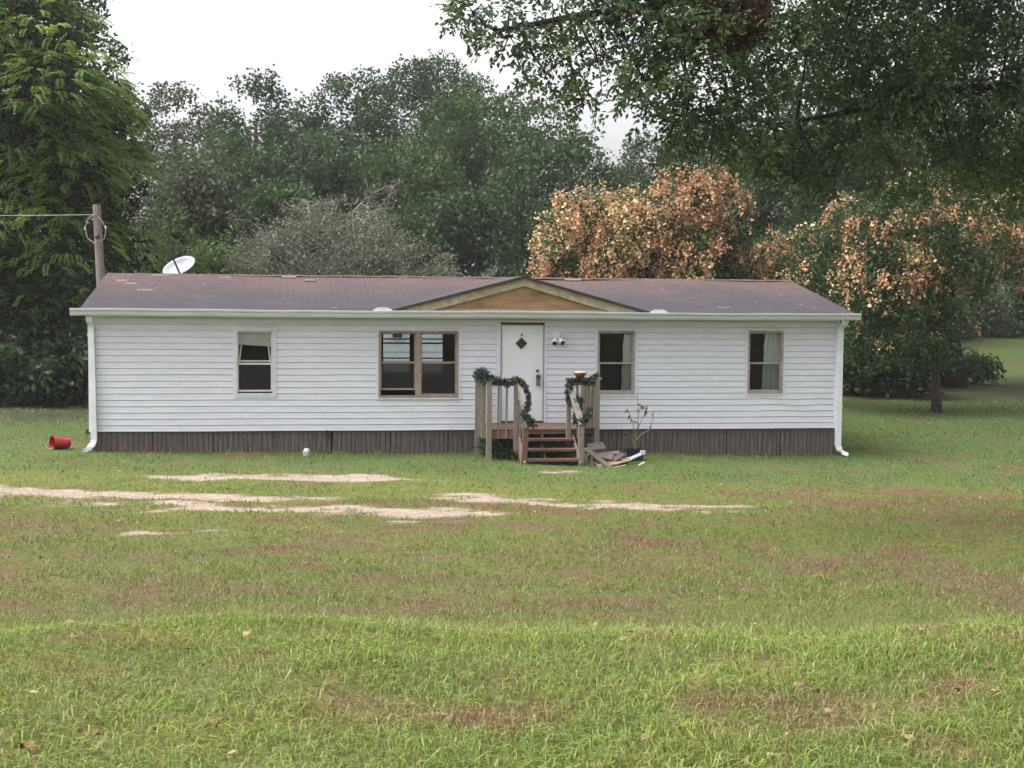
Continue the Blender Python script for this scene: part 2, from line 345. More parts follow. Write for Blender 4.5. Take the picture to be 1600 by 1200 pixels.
def build_ground():
    def grow(a, b, st, f, end):
        r = [b]; s = st
        while r[-1] < end: s *= f; r.append(r[-1] + s)
        return r
    xs = np.arange(-15, 15.01, .17); hi = grow(0, 15, .17, 1.2, 225); xs = np.concatenate([-np.array(hi[:0:-1]), xs, hi[1:]])
    ys = np.concatenate([np.arange(-60, 0, 6), np.arange(0, 4.2, .6), np.arange(4.4, 33, .11), np.array(grow(0, 33, .12, 1.08, 235))])
    X, Y = np.meshgrid(xs, ys); Z = gz(X, Y); c, k, d = lawn(X, Y)
    th = np.array((.19, .165, .085))
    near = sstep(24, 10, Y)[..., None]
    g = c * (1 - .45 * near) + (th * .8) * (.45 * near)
    g = g * (.74 - .24 * sstep(24, 38, Y)[..., None]) * np.array((1.04, .96, 1.06)) * (1 - .10 * sstep(8, 11, Y) * sstep(24, 19, Y))[..., None]  # darkened, more towards the back, in place of shade between grass blades
    n = fbm(X * 5, Y * 5, s=71)[..., None]
    sand = SAND * (.82 + .36 * n) ; soil = SOIL * (.8 + .4 * n)
    sk = sstep(.30, .80, d)[..., None]; dd = sstep(.03, .62, d)[..., None]
    g = g * (1 - dd) + (soil * (1 - sk) + sand * sk) * dd
    # shade under the trees at the back, painted in as dark grass colour
    tree_shade = np.maximum(sstep(33.5, 37, Y - .3 * (X + 9)) * sstep(-5, -9, X), np.maximum(sstep(43, 49, Y) * sstep(64, 58, Y) * .8 + sstep(62, 70, Y) * sstep(12, 6, X), sstep(39.5, 37, Y) * 0))
    tree_shade = np.clip(tree_shade * (.55 + n[..., 0] * .9), 0, 1)[..., None]
    g = g * (1 - tree_shade) + np.array((.050, .052, .030)) * tree_shade
    V = np.stack([X, Y, Z], -1).reshape(-1, 3); ny, nx = X.shape
    i = np.arange(ny - 1)[:, None] * nx + np.arange(nx - 1)[None]; F = np.stack([i, i + 1, i + nx + 1, i + nx], -1).reshape(-1, 4)
    me = bpy.data.meshes.new('ground'); me.vertices.add(len(V)); me.vertices.foreach_set('co', V.astype(np.float32).ravel())
    me.loops.add(F.size); me.loops.foreach_set('vertex_index', F.astype(np.int32).ravel()); me.polygons.add(len(F))
    me.polygons.foreach_set('loop_start', np.arange(0, F.size, 4, dtype=np.int32)); me.update(calc_edges=True)
    me.polygons.foreach_set('use_smooth', np.ones(len(F), bool))
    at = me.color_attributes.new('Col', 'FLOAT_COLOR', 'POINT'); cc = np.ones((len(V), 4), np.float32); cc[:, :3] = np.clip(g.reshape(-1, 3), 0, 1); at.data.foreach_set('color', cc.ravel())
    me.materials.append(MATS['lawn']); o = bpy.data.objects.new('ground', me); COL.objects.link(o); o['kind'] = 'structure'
build_ground()

# ------------------------------------------------------------------ the mobile home
GROUND_L, GROUND_R = .07, -.13
house = thing('mobile_home', Hp(7.65, 0, -.1), 'long low white vinyl-sided mobile home with brown shingle roof', 'house')
SZ0, SZ1, L_H, D_H = .455, 2.715, 15.33, 7.3
OPEN = [(2.80, 3.56, 1.17, 2.49), (5.64, 7.26, 1.12, 2.475), (8.13, 9.03, .60, 2.61), (10.145, 10.935, 1.185, 2.50), (13.36, 14.13, 1.195, 2.515)]
BACK = [(6.13, 6.86, 1.2, 2.33), (7.06, 7.70, 1.2, 2.33)]

def wall_with_openings(ops, y0, y1, z0, z1, x0, x1):
    m = MB(); x = x0
    for (a, b, c, d) in ops:
        m.box(x, a, y0, y1, z0, z1)
        if c > z0: m.box(a, b, y0, y1, z0, c)
        if d < z1: m.box(a, b, y0, y1, d, z1)
        x = b
    m.box(x, x1, y0, y1, z0, z1); return m
wall_with_openings(OPEN, .004, .10, SZ0 + .01, 2.80, .02, L_H - .02).build('front_wall', 'interior', house)
wall_with_openings(BACK, D_H - .1, D_H, SZ0, 2.80, .02, L_H - .02).build('rear_wall', 'interior', house)
for x0, x1 in ((.0, .09), (L_H - .09, L_H)):
    MB().box(x0, x1, .11, D_H - .11, SZ0, 2.80).build('end_wall', 'siding', house)
for x in (4.6, 7.95, 12.2):
    MB().box(x, x + .08, .11, D_H - .11, SZ0 + .08, 2.78).build('partition', 'interior', house)
MB().box(.1, L_H - .1, .101, D_H - .101, SZ0 - .02, SZ0 + .07).build('floor_deck', 'interior_floor', house)
MB().box(.1, L_H - .1, .101, D_H - .101, 2.79, 2.84).build('ceiling_panel', 'interior', house)
# gable end triangles
for x0, x1 in ((.0, .08), (L_H - .08, L_H)):
    MB().add([(x0, 0, 2.80), (x0, D_H, 2.80), (x0, D_H / 2, 3.50), (x1, 0, 2.80), (x1, D_H, 2.80), (x1, D_H / 2, 3.50)],
             [(0, 1, 2), (5, 4, 3), (0, 3, 4, 1), (1, 4, 5, 2), (2, 5, 3, 0)]).build('gable_end', 'siding', house)

# siding: each lap course is its own board, cut round windows and door
ROWS = 18; RH = (SZ1 - SZ0) / ROWS
PROF = [(-.030, 0.), (-.029, .10), (-.022, .48), (-.025, .54), (-.019, .86), (-.007, .94), (-.004, 1.0)]     # outward y, height share: double dutch-lap
def warp(x, z):
    b = math.exp(-((x - 14.35) / .75) ** 2) * math.exp(-((z - .93) / .22) ** 2)
    b2 = math.exp(-((x - 5.2) / .9) ** 2) * math.exp(-((z - 1.5) / .5) ** 2)
    return (-.012 * b * math.sin(x * 6 + z * 9), .014 * b * math.sin(x * 5.2 + z * 5) + .003 * b2 * math.sin(x * 4) + .0025 * math.sin(x * 1.7 + z * 3.1))
TRIM = .045
for r in range(ROWS):
    z0 = SZ0 + r * RH; z1 = z0 + RH
    cuts = sorted({z0, z1, *[z for o in OPEN for z in (o[2] - TRIM, o[3] + TRIM) if z0 + .004 < z < z1 - .004]})
    for za, zb in zip(cuts[:-1], cuts[1:]):
        zm = (za + zb) / 2; x = .05; spans = []
        for o in OPEN:
            if o[2] - TRIM < zm < o[3] + TRIM: spans.append((x, o[0] - TRIM)); x = o[1] + TRIM
        spans.append((x, L_H - .05))
        ys, ts = [p[0] for p in PROF], [p[1] for p in PROF]
        ta, tb = (za - z0) / RH, (zb - z0) / RH
        tt = [ta] + [t for t in ts if ta < t < tb] + [tb]
        prof = [(float(np.interp(t, ts, ys)), z0 + t * RH) for t in tt]
        prof = [(.002, za)] + prof + [(.002, zb)]
        for (a, b) in spans:
            MB().extrude_x(prof, a, b, max(1, int((b - a) / .3)), warp).build('siding_board', 'siding', house)
for x0, x1 in ((-.03, .052), (L_H - .052, L_H + .03)):
    MB().box(x0, x1, -.046, .08, SZ0 - .004, SZ1 + .03).build('corner_trim', 'siding', house)
MB().box(.053, L_H - .053, -.028, 0, SZ1 + .001, SZ1 + .035).build('frieze_trim', 'siding', house)
MB().box(-.02, L_H + .02, -.30, -.01, SZ1 + .036, SZ1 + .05).build('soffit', 'gutter_white', house)

# skirting: grooved brown panels down to the soil
nP = 13; pw = (L_H - .04) / nP
rs = random.Random(5)
for i in range(nP):
    m = MB(); x0 = .02 + i * pw; x1 = x0 + pw - (.012 if i not in (3,) else .03)
    m.box(x0, x1, .035, .05, -.30, SZ0 - .012); x = x0
    while x < x1 - .02:
        w = min(rs.choice((.085, .1, .1, .105)), x1 - x); d = rs.uniform(0, .004)
        m.box(x, x + w - .014, .021 - d, .036, -.30, SZ0 - .014); x += w
    m.build('skirting_panel', 'skirting', house)
for s_, xx in ((0, .03), (1, L_H - .05)): MB().box(xx, xx + .03, .051, D_H - .02, -.3, SZ0 - .01).build('side_skirting', 'skirting', house)
MB().box(.06, L_H - .06, D_H - .04, D_H - .01, -.3, SZ0 - .01).build('rear_skirting', 'skirting', house)
MB().bar((3.93, .012, -.15), (3.94, .012, .44), .03, .012, (0, 1, 0)).build('skirting_batten', 'board_grey', house)
MB().bar((3.55, .012, .02), (3.56, .012, .25), .02, .008, (0, 1, 0)).build('skirting_batten', 'board_grey', house)
MB().tube([(4.62, .0, .30), (4.62, .0, .44), (4.62, -.06, .455)], .02, 8).build('drain_pipe', 'dark_metal', house)

# roof
RY0, RZ0, RYR, RZR, RX0, RX1 = -.30, 2.885, 3.66, 3.595, -.14, 15.60
def roof_slope(front, name):
    nx, ny = 60, 16; P, F, UV = [], [], []
    for j in range(ny + 1):
        for i in range(nx + 1):
            u, v = i / nx, j / ny; x = RX0 + (RX1 - RX0) * u
            y = RY0 + (RYR - RY0) * v; z = RZ0 + (RZR - RZ0) * v
            z += (float(fbm(x * .5, y * .8, s=81 if front else 83, o=3)) - .5) * .045 * min(1, v * 5) + .012 * math.sin(x * 1.1) * v
            P.append((x, y if front else D_H - y, z)); UV.append((x, v * 4.02, 0))
    for j in range(ny):
        for i in range(nx):
            a = j * (nx + 1) + i; q = (a, a + 1, a + nx + 2, a + nx + 1); F.append(q if front else q[::-1])
    n0 = len(P)                                            # a 3 cm thick edge all round
    P += [(p[0], p[1], p[2] - .035) for p in P[:n0]]; UV += UV[:n0]
    F += [tuple(n0 + k for k in reversed(f)) for f in F[:nx * ny]]
    ring = list(range(nx + 1)) + [j * (nx + 1) + nx for j in range(1, ny + 1)] + [ny * (nx + 1) + i for i in range(nx - 1, -1, -1)] + [j * (nx + 1) for j in range(ny - 1, 0, -1)]
    for a, b in zip(ring, ring[1:] + ring[:1]):
        q = (a, n0 + a, n0 + b, b); F.append(q if front else q[::-1])
    m = MB(); m.v, m.f = P, F; o = m.build(name, 'shingles', house, smooth=False)
    at = o.data.attributes.new('roof_uv', 'FLOAT_VECTOR', 'POINT'); at.data.foreach_set('vector', np.array(UV, np.float32).ravel())
    return o
roof = roof_slope(True, 'front_roof_slope'); roof_slope(False, 'rear_roof_slope')
def zroof(y): return RZ0 + (RZR - RZ0) * (y - RY0) / (RYR - RY0)
rc = MB()
for k in range(52):                                        # ridge cap shingles
    x = RX0 + .02 + k * .302; h = .012 * random.random()
    rc.add([(x, RYR - .12, RZR - .006 + h), (x + .31, RYR - .12, RZR - .010 + h), (x + .31, RYR, RZR + .022 + h), (x, RYR, RZR + .026 + h), (x, RYR + .12, RZR - .006), (x + .31, RYR + .12, RZR - .01)],
           [(0, 1, 2, 3), (3, 2, 5, 4)])
o = rc.build('ridge_cap', 'shingles', house); o.data.attributes.new('roof_uv', 'FLOAT_VECTOR', 'POINT').data.foreach_set('vector', np.array([(p[0], 4.2, 0) for p in rc.v], np.float32).ravel())
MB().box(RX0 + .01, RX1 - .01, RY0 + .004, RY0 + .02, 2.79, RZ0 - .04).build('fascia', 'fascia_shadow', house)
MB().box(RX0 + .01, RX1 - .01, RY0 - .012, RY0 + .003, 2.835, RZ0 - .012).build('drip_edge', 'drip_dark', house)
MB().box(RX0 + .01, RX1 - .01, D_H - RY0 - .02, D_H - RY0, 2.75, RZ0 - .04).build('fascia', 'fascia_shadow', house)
for (x, y, w, d, mt, lift) in ((.29, 2.77, .26, .10, 'underlay', .05), (.12, 2.82, .2, .06, 'drip_dark', .02), (.52, 2.47, .26, .12, 'underlay', .012), (.88, 1.70, .34, .12, 'underlay', .012), (2.45, 3.35, .26, .08, 'underlay', .02),
                               (1.05, 3.52, .42, .14, 'underlay', .05), (3.84, 3.50, .35, .12, 'underlay', .05), (4.31, 3.09, .26, .1, 'underlay', .02), (10.3, 3.5, .4, .12, 'underlay', .05), (.95, 2.95, .2, .08, 'underlay', .012), (12.9, .22, .3, .06, 'underlay', .012)):
    zz = zroof(y) + .012; d *= .6
    sl = (RZR - RZ0) / (RYR - RY0)
    MB().add([(x - w / 2, y - d, zz - sl * d), (x + w / 2 - .03, y - d * .8, zz - sl * d), (x + w / 2, y + d, zz + sl * d + lift * .3), (x - w / 2 + .02, y + d * .9, zz + sl * d + lift * .3),
              (x - w / 2, y - d, zz - sl * d - .012), (x + w / 2 - .03, y - d * .8, zz - sl * d - .012), (x + w / 2, y + d, zz + sl * d - .012), (x - w / 2 + .02, y + d * .9, zz + sl * d - .012)],
             [(0, 1, 2, 3), (7, 6, 5, 4), (0, 4, 5, 1), (1, 5, 6, 2), (2, 6, 7, 3), (3, 7, 4, 0)]).build('loose_shingle', mt, roof)
for k in range(26):                                        # dark starter strip broken along the eave
    x = RX0 + .02 + k * .6 + random.random() * .1
    if random.random() < .75:
        MB().add([(x, RY0 - .05, RZ0 - .014), (x + .56, RY0 - .05, RZ0 - .016), (x + .56, RY0 + .06, RZ0 + .016), (x, RY0 + .06, RZ0 + .018)], [(0, 1, 2, 3)]).build('starter_strip', 'drip_dark', roof)

# false gable over the door
gx0, gxp, gx1, gz0, gzp, gy = 5.88, 8.545, 11.13, 2.885, 3.585, -.30
dm = MB().add([(gx0 + .3, gy - .01, 2.80), (gx1 - .3, gy - .01, 2.80), (gxp, gy - .01, gzp - .06), (gx0 + .3, gy + .03, 2.80), (gx1 - .3, gy + .03, 2.80), (gxp, gy + .03, gzp - .06)],
              [(0, 1, 2), (5, 4, 3), (0, 3, 4, 1), (1, 4, 5, 2), (2, 5, 3, 0)]).build('gable_board', 'plywood', house)
for xa in (gx0, gx1):
    w = .155
    def P_(x, z): return [(x, gy - .055, z), (x, gy - .02, z)]
    s = 1 if xa == gx0 else -1
    pts = [(xa + s * .06, gz0 - .02), (gxp, gzp - .035), (gxp, gzp - .035 - w), (xa + s * .72, gz0 - .02)]
    vs = [(x, gy - .055, z) for x, z in pts] + [(x, gy - .018, z) for x, z in pts]
    MB().add(vs, [(0, 1, 2, 3), (7, 6, 5, 4), (0, 4, 5, 1), (1, 5, 6, 2), (2, 6, 7, 3), (3, 7, 4, 0)]).build('rake_trim', 'rake_trim', house)
    # shingled plane from the rake back to where it meets the main slope
    yv = RYR - .05
    top = [(xa - s * .02, gy - .09, gz0 + .004), (gxp, gy - .09, gzp + .012), (gxp, yv, gzp + .012), (xa - s * .02, gy + .02, gz0 + .012)]
    bot = [(x, y, z - .04) for x, y, z in top]
    m = MB().add(top + bot, [(0, 1, 2, 3), (7, 6, 5, 4), (0, 4, 5, 1), (1, 5, 6, 2), (2, 6, 7, 3), (3, 7, 4, 0)])
    o = m.build('dormer_roof', 'shingles', house); o.data.attributes.new('roof_uv', 'FLOAT_VECTOR', 'POINT').data.foreach_set('vector', np.array([(p[1], abs(p[0] - xa), 0) for p in m.v], np.float32).ravel())
    ed = [(xa - s * .03, gy - .095, gz0 + .012), (gxp, gy - .095, gzp + .02)]
    MB().bar((ed[0][0], ed[0][1], ed[0][2] - .03), (ed[1][0], ed[1][1], ed[1][2] - .03), .012, .05).build('rake_drip_edge', 'drip_dark', house)
MB().box(gx0 + .55, gx1 - .55, gy - .022, gy - .011, 2.885, 2.925).build('gable_sill', 'rake_trim', house)

# gutter, splash guards, downspouts
gp = [(-.305, 2.872), (-.305, 2.745), (-.375, 2.742), (-.392, 2.775), (-.402, 2.82), (-.425, 2.845), (-.428, 2.878), (-.412, 2.882), (-.408, 2.855), (-.39, 2.83), (-.38, 2.78), (-.368, 2.752), (-.315, 2.755), (-.313, 2.872)]
def gwarp(x, z): return (.004 * math.sin(x * 2.1), .007 * math.sin(x * .8 + 1) + .003 * math.sin(x * 3.3))
g = MB().extrude_x(gp, -.32, 15.68, 40, gwarp).build('gutter', 'gutter_white', house)
MB().extrude_x([(-.432, 2.868), (-.404, 2.868), (-.404, 2.886), (-.432, 2.886)], -.321, 15.681, 40, gwarp).build('gutter_lip', 'trim_white', g)
for x in (-.323, 15.677): MB().box(x, x + .006, -.40, -.306, 2.75, 2.865).build('gutter_end_cap', 'trim_white', g)
for x in (5.70, 11.34):
    m = MB(); n = 10
    pts = [(x - .2 + .4 * k / n, 2.872 + .075 * (1 - abs(2 * k / n - 1) ** 3.5)) for k in range(n + 1)]
    vs = [(a, -.41, 2.87) for a, b in pts] + [(a, -.415, b) for a, b in pts] + [(a, -.40, 2.87) for a, b in pts] + [(a, -.405, b) for a, b in pts]; k = n + 1
    F = []
    for i in range(n): F += [(i, i + 1, k + i + 1, k + i), (2 * k + i + 1, 2 * k + i, 3 * k + i, 3 * k + i + 1), (k + i, k + i + 1, 3 * k + i + 1, 3 * k + i)]
    m.add(vs, F).build('splash_guard', 'trim_white', g)
def downspout(xt, xb, zb, out):
    path = [(xt, -.37, 2.75), (xt, -.30, 2.66), (xt, -.12, 2.60), (xt, -.085, 2.5), ((xt + xb) / 2, -.085, 1.4), (xb, -.085, zb + .22), (xb + out * .03, -.10, zb + .12), (xb + out * .10, -.16, zb + .05), (xb + out * .19, -.22, zb + .02)]
    m = MB(); P = []; F = []
    for i, p in enumerate(path):
        a = Vector(path[max(i - 1, 0)]); b = Vector(path[min(i + 1, len(path) - 1)]); t = (b - a).normalized()
        sx = Vector((1, 0, 0)) if abs(t.x) < .6 else Vector((0, -1, 0)); u = sx.cross(t).normalized(); sx = t.cross(u).normalized()
        for (i_, j_) in ((-1, -1), (1, -1), (1, 1), (-1, 1)): P.append(Vector(p) + sx * (i_ * .058) + u * (j_ * .04))
    for i in range(len(path) - 1):
        for k in range(4): F.append((i * 4 + k, i * 4 + (k + 1) % 4, i * 4 + 4 + (k + 1) % 4, i * 4 + 4 + k))
    m.add(P, F); o = m.build('downspout', 'trim_white', house)
    for z in (2.35, .9):
        x = xt + (xb - xt) * (2.5 - z) / 2.2; MB().box(x - .07, x + .07, -.129, -.03, z, z + .03).build('strap', 'trim_white', o)
downspout(.03, .07, .08, -1); downspout(15.36, 15.36, -.12, 1)
MB().box(-.10, -.031, .02, .10, .40, .50).build('outlet_box', 'dark_metal', house)

# windows
def ring(m, x0, x1, z0, z1, w, y0, y1):
    m.box(x0, x1, y0, y1, z0, z0 + w); m.box(x0, x1, y0, y1, z1 - w, z1); m.box(x0, x0 + w, y0, y1, z0 + w, z1 - w); m.box(x1 - w, x1, y0, y1, z0 + w, z1 - w); return m
def window(o, mat, mid, trim='siding'):
    x0, x1, z0, z1 = o
    f = ring(MB(), x0 - .003, x1 + .003, z0 - .003, z1 + .003,   .045, -.049, .09).build('window', mat, house)
    ring(MB(), x0 - TRIM + .002, x1 + TRIM - .002, z0 - TRIM + .002, z1 + TRIM - .002, TRIM - .002, -.043, -.004).build('window_trim', trim, f)
    return f
def sashes(f, x0, x1, z0, z1, zm, mat, gap=0., screen_up=False):
    a, b = x0 + .043, x1 - .043
    MB().box(a, b, .0, .035, zm - .018, zm + .018).build('meeting_rail', mat, f)
    zb = z0 + .043 + gap
    m = MB(); m.box(a, b, -.002, .02, zb, zb + .035); m.box(a, a + .022, -.002, .02, zb + .035, zm - .02); m.box(b - .022, b, -.002, .02, zb + .035, zm - .02); m.build('lower_sash', mat, f)
    m = MB(); m.box(a, b, .04, .06, z1 - .07, z1 - .044); m.box(a, a + .022, .04, .06, zm + .02, z1 - .071); m.box(b - .022, b, .04, .06, zm + .02, z1 - .071); m.build('upper_sash', mat, f)
    MB().box(a + .02, b - .02, .048, .052, zm, z1 - .05).build('pane', 'glass', f)
    MB().box(a + .02, b - .02, .022, .026, zb + .03, zm - .016).build('pane', 'glass', f)
    MB().box(a + .02, b - .02, .007, .009, zb + .03, zm - .016).build('insect_screen', 'screen_fine' if screen_up else 'screen_mesh', f)
    if False: MB().box(a + .02, b - .02, .030, .032, zm + .016, z1 - .05).build('insect_screen', 'screen_mesh', f)
f1 = window(OPEN[0], 'white_frame', 1.81); sashes(f1, *OPEN[0][:2], *OPEN[0][2:], 1.80, 'white_frame', .03)
x0, x1, z0, z1 = OPEN[0]
MB().add([(x0 + .05, .066, 2.18), (x1 - .05, .066, 2.145), (x1 - .05, .066, 2.45), (x0 + .05, .066, 2.45), (x0 + .05, .075, 2.18), (x1 - .05, .075, 2.145), (x1 - .05, .075, 2.45), (x0 + .05, .075, 2.45)],
         [(0, 1, 2, 3), (7, 6, 5, 4), (0, 4, 5, 1), (1, 5, 6, 2), (2, 6, 7, 3), (3, 7, 4, 0)]).build('window_blind', 'blind', f1)
for k in range(7):
    z = 2.20 + k * .036; MB().bar((x0 + .052, .062, z), (x1 - .052, .062, z - .03 + k * .004), .012, .006).build('blind_slat', 'blind', f1)
MB().bar((x0 + .075, .0, 1.83), (x0 + .115, .05, 2.17), .016, .016).build('slipped_sash_side', 'white_frame', f1)
MB().bar((x1 - .075, .0, 1.83), (x1 - .115, .05, 2.15), .02, .016).build('slipped_sash_side', 'white_frame', f1)
MB().box(x0 + .06, x1 - .06, -.004, .018, 1.845, 1.868).build('slipped_sash_rail', 'white_frame', f1)
f2 = window(OPEN[1], 'tan_frame', 1.83)
xa, xb, za, zb = OPEN[1]; xm0, xm1 = 6.385, 6.50
MB().box(xm0, xm1, -.034, .085, za + .042, zb - .042).build('mullion', 'tan_frame', f2)
sashes(f2, xa, xm0 + .043, za, zb, 1.83, 'tan_frame', .11); sashes(f2, xm1 - .043, xb, za, zb, 1.83, 'tan_frame', .0)
MB().box(xa - .02, xb + .02, -.05, -.001, za - .035, za - .006).build('window_sill', 'white_frame', f2)
f3 = window(OPEN[3], 'beige_frame', 1.86); sashes(f3, *OPEN[3][:2], *OPEN[3][2:], 1.825, 'beige_frame', 0, True)
f4 = window(OPEN[4], 'beige_frame', 1.86); sashes(f4, *OPEN[4][:2], *OPEN[4][2:], 1.83, 'beige_frame', 0, True)
def curtain(f, x0, x1, zt, zb, seed, lean=0.):
    n, k = 28, 8; P, F = [], []; rr = random.Random(seed)
    for j in range(k + 1):
        v = j / k
        for i in range(n + 1):
            u = i / n; edge = lean * v * (1 - u) + (.01 * math.sin(j * 2.2) * (1 - u))
            P.append((x0 + (x1 - x0) * u + edge, .076 + .010 * math.sin(u * 24 + v * .9) + .006 * math.sin(u * 55 + seed), zt + (zb - zt) * v))
    for j in range(k):
        for i in range(n): a = j * (n + 1) + i; F.append((a, a + 1, a + n + 2, a + n + 1))
    MB().add(P, F).build('curtain', 'curtain', f, smooth=True)
curtain(f3, 10.72, 10.93, 2.49, 1.19, 3, -.04); curtain(f4, 13.76, 14.11, 2.50, 1.20, 6, -.05)
# rear windows seen through the room
for (a, b, c, d) in BACK:
    rw = ring(MB(), a, b, c, d, .03, D_H - .12, D_H + .02).build('rear_window', 'dark_metal', house)
    for z in (2.085, 1.975, 1.60): MB().box(a + .031, b - .031, D_H - .07, D_H - .03, z - .017, z + .017).build('glazing_bar', 'dark_metal', rw)
    MB().box(a + .031, b - .031, D_H - .052, D_H - .048, c + .031, d - .031).build('pane', 'glass', rw)

# door
door = MB().box(8.155, 9.008, -.012, .03, .635, 2.59).build('door', 'door_white', house)
m = MB(); m.box(8.125, 8.152, -.03, .09, .60, 2.613); m.box(9.011, 9.036, -.03, .09, .60, 2.613); m.box(8.152, 9.011, -.03, .09, 2.593, 2.613); m.build('door_frame', 'beige_frame', door)
MB().box(8.153, 9.01, -.06, .09, .60, .632).build('threshold', 'dark_metal', door)
MB().box(8.05, 8.124, -.043, -.003, .60, 2.65).build('door_trim', 'siding', door); MB().box(9.037, 9.075, -.043, -.003, .60, 2.65).build('door_trim', 'siding', door)
dx, dz, dr = 8.555, 2.225, .125
def diamond(r0, r1, y0, y1):
    P = []
    for y in (y0, y1):
        for r in (r0, r1): P += [(dx - r, y, dz), (dx, y, dz - r * 1.0), (dx + r, y, dz), (dx, y, dz + r * 1.0)]
    F = []
    for k in range(4):
        j = (k + 1) % 4; F += [(4 + k, k, j, 4 + j), (8 + k, 12 + k, 12 + j, 8 + j), (4 + k, 4 + j, 12 + j, 12 + k), (k, 8 + k, 8 + j, j)]
    return MB().add(P, F)
dw = diamond(dr, dr + .035, -.028, -.013).build('diamond_window', 'trim_white', door)
MB().add([(dx - dr, -.016, dz), (dx, -.016, dz - dr), (dx + dr, -.016, dz), (dx, -.016, dz + dr)], [(0, 1, 2, 3)]).build('pane', 'lens_black', dw)
MB().tube([(8.56, -.012, 2.41), (8.56, -.04, 2.41), (8.56, -.045, 2.38)], .018, 8).build('door_hook', 'lock_grey', door)
MB().tube([(8.893, -.01, 1.665), (8.893, -.045, 1.665)], .03, 12).build('deadbolt', 'dark_metal', door)
kn = MB().box(8.86, 8.975, -.022, -.013, 1.49, 1.59).build('knob_plate', 'beige_frame', door)
MB().tube([(8.90, -.02, 1.55), (8.90, -.07, 1.55), (8.90, -.085, 1.55)], [.014, .034, .028], 12).build('door_knob', 'dark_metal', kn)
lb = thing('lock_box', Hp(8.91, -.06, 1.36), 'blue-grey key lock box hanging from the white front door knob', 'lock box')
MB().box(8.865, 8.945, -.085, -.045, 1.36, 1.50).build('box_body', 'lock_grey', lb)
MB().tube([(8.88, -.066, 1.495), (8.885, -.066, 1.565), (8.905, -.066, 1.59), (8.925, -.066, 1.565), (8.93, -.066, 1.495)], .007, 6).build('shackle', 'dark_metal', lb)

# twin-head flood light on the wall
fl = MB().box(9.21, 9.34, -.075, -.02, 2.34, 2.46).build('flood_light', 'trim_white', house)
for (hx, hz, tx, tz) in ((9.245, 2.33, -.035, -.09), (9.33, 2.33, .045, -.085)):
    hd = MB().tube([(hx, -.07, hz), (hx + tx * .35, -.13, hz + tz * .35), (hx + tx, -.22, hz + tz)], [.028, .05, .062], 12).build('lamp_head', 'trim_white', fl, smooth=True)
    MB().tube([(hx + tx * .98, -.218, hz + tz * .98), (hx + tx * 1.03, -.226, hz + tz * 1.03)], [.05, .05], 12).build('lens', 'lens_black', hd)
MB().add([(9.36, -.05, 2.40), (9.43, -.10, 2.39), (9.42, -.10, 2.35), (9.36, -.05, 2.345), (9.40, -.14, 2.42)], [(0, 1, 4), (1, 2, 4), (2, 3, 4), (3, 0, 4), (0, 3, 2, 1)]).build('motion_sensor', 'trim_white', fl)

# ------------------------------------------------------------------ porch with steps
porch = thing('entry_porch', Hp(8.75, -.75, -.05), 'weathered wooden entry porch with open steps below the white front door', 'porch')
def pb(name, mat, *a): return MB().box(*a).build(name, mat, porch)
for k in range(10): pb('deck_board', 'porch_red', 7.66 + rs.uniform(-.01, .01), 9.82 + rs.uniform(-.01, .01), -1.47 + k * .1425, -1.47 + k * .1425 + .137, .565, .60)
pb('rim_joist', 'porch_rim', 7.68, 8.27, -1.47, -1.43, .415, .563); pb('rim_joist', 'porch_rim', 8.275, 9.80, -1.44, -1.40, .50, .562)
pb('rim_joist', 'porch_rim', 7.68, 7.72, -1.428, -.03, .415, .563); pb('rim_joist', 'porch_rim', 9.76, 9.80, -1.428, -.03, .415, .563)
for x in (8.2, 8.75, 9.3): pb('floor_joist', 'porch_rim', x, x + .04, -1.428, -.03, .42, .562)
def post(x, y, z0, z1, w=.09, mat='porch_wood', lean=0.):
    return MB().bar((x, y, z0), (x + lean, y, z1), w, w, (0, 1, 0)).build('post', mat, porch)
post(7.70, -1.52, -.25, 1.53, .098); post(7.615, -.38, -.25, 1.50, .09); post(8.225, -1.515, .16, 1.50, .075); post(8.31, -1.525, .02, 1.18, .05, lean=-.02)
post(9.27, -1.52, .30, 1.50, .085); post(9.835, -1.52, -.25, 1.565, .095); post(9.80, -.30, -.25, 1.52, .09)
def rail(a, b, w, h): return MB().bar(a, b, w, h).build('handrail', 'porch_wood', porch)
rail((7.62, -1.50, 1.55), (8.29, -1.50, 1.555), .12, .038); rail((9.20, -1.50, 1.585), (9.92, -1.50, 1.59), .13, .038)
rail((7.66, -1.44, 1.49), (8.26, -1.44, 1.49), .04, .09); rail((9.25, -1.44, 1.50), (9.80, -1.44, 1.50), .04, .09)
rail((7.70, -1.44, 1.54), (7.615, -.3, 1.52), .10, .038); rail((9.83, -1.43, 1.57), (9.80, -.3, 1.55), .10, .038)
def bal(x, y, z0, z1, w=.05, mat='porch_wood'): return MB().bar((x, y, z0), (x + rs.uniform(-.006, .006), y, z1), w, .035, (0, 1, 0)).build('baluster', mat, porch)
for x in (7.885, 8.045): bal(x, -1.49, .42, 1.50, .036)
for y, w in ((-1.25, .075), (-1.02, .07), (-.80, .075), (-.58, .07)): bal(7.66 - (y + 1.5) * -.0 - .03, y, .40, 1.49, w)
for y, w in ((-1.22, .06), (-.97, .06), (-.72, .06)): bal(9.80, y, .42, 1.52, w)
for x in (9.45, 9.60, 9.68): bal(x, -1.49, .42 if x < 9.5 else .58, 1.53, .036)
pb('rail_block', 'porch_red', 9.60, 9.78, -1.55, -1.44, .60, .63)
for k in range(3):
    zt = (.43, .257, .088)[k]; y1 = -1.46 - .25 * k
    t = pb('stair_tread', 'porch_red', 8.30 + .0 * k, 9.34, y1 - .27, y1 - .01, zt - .042, zt)
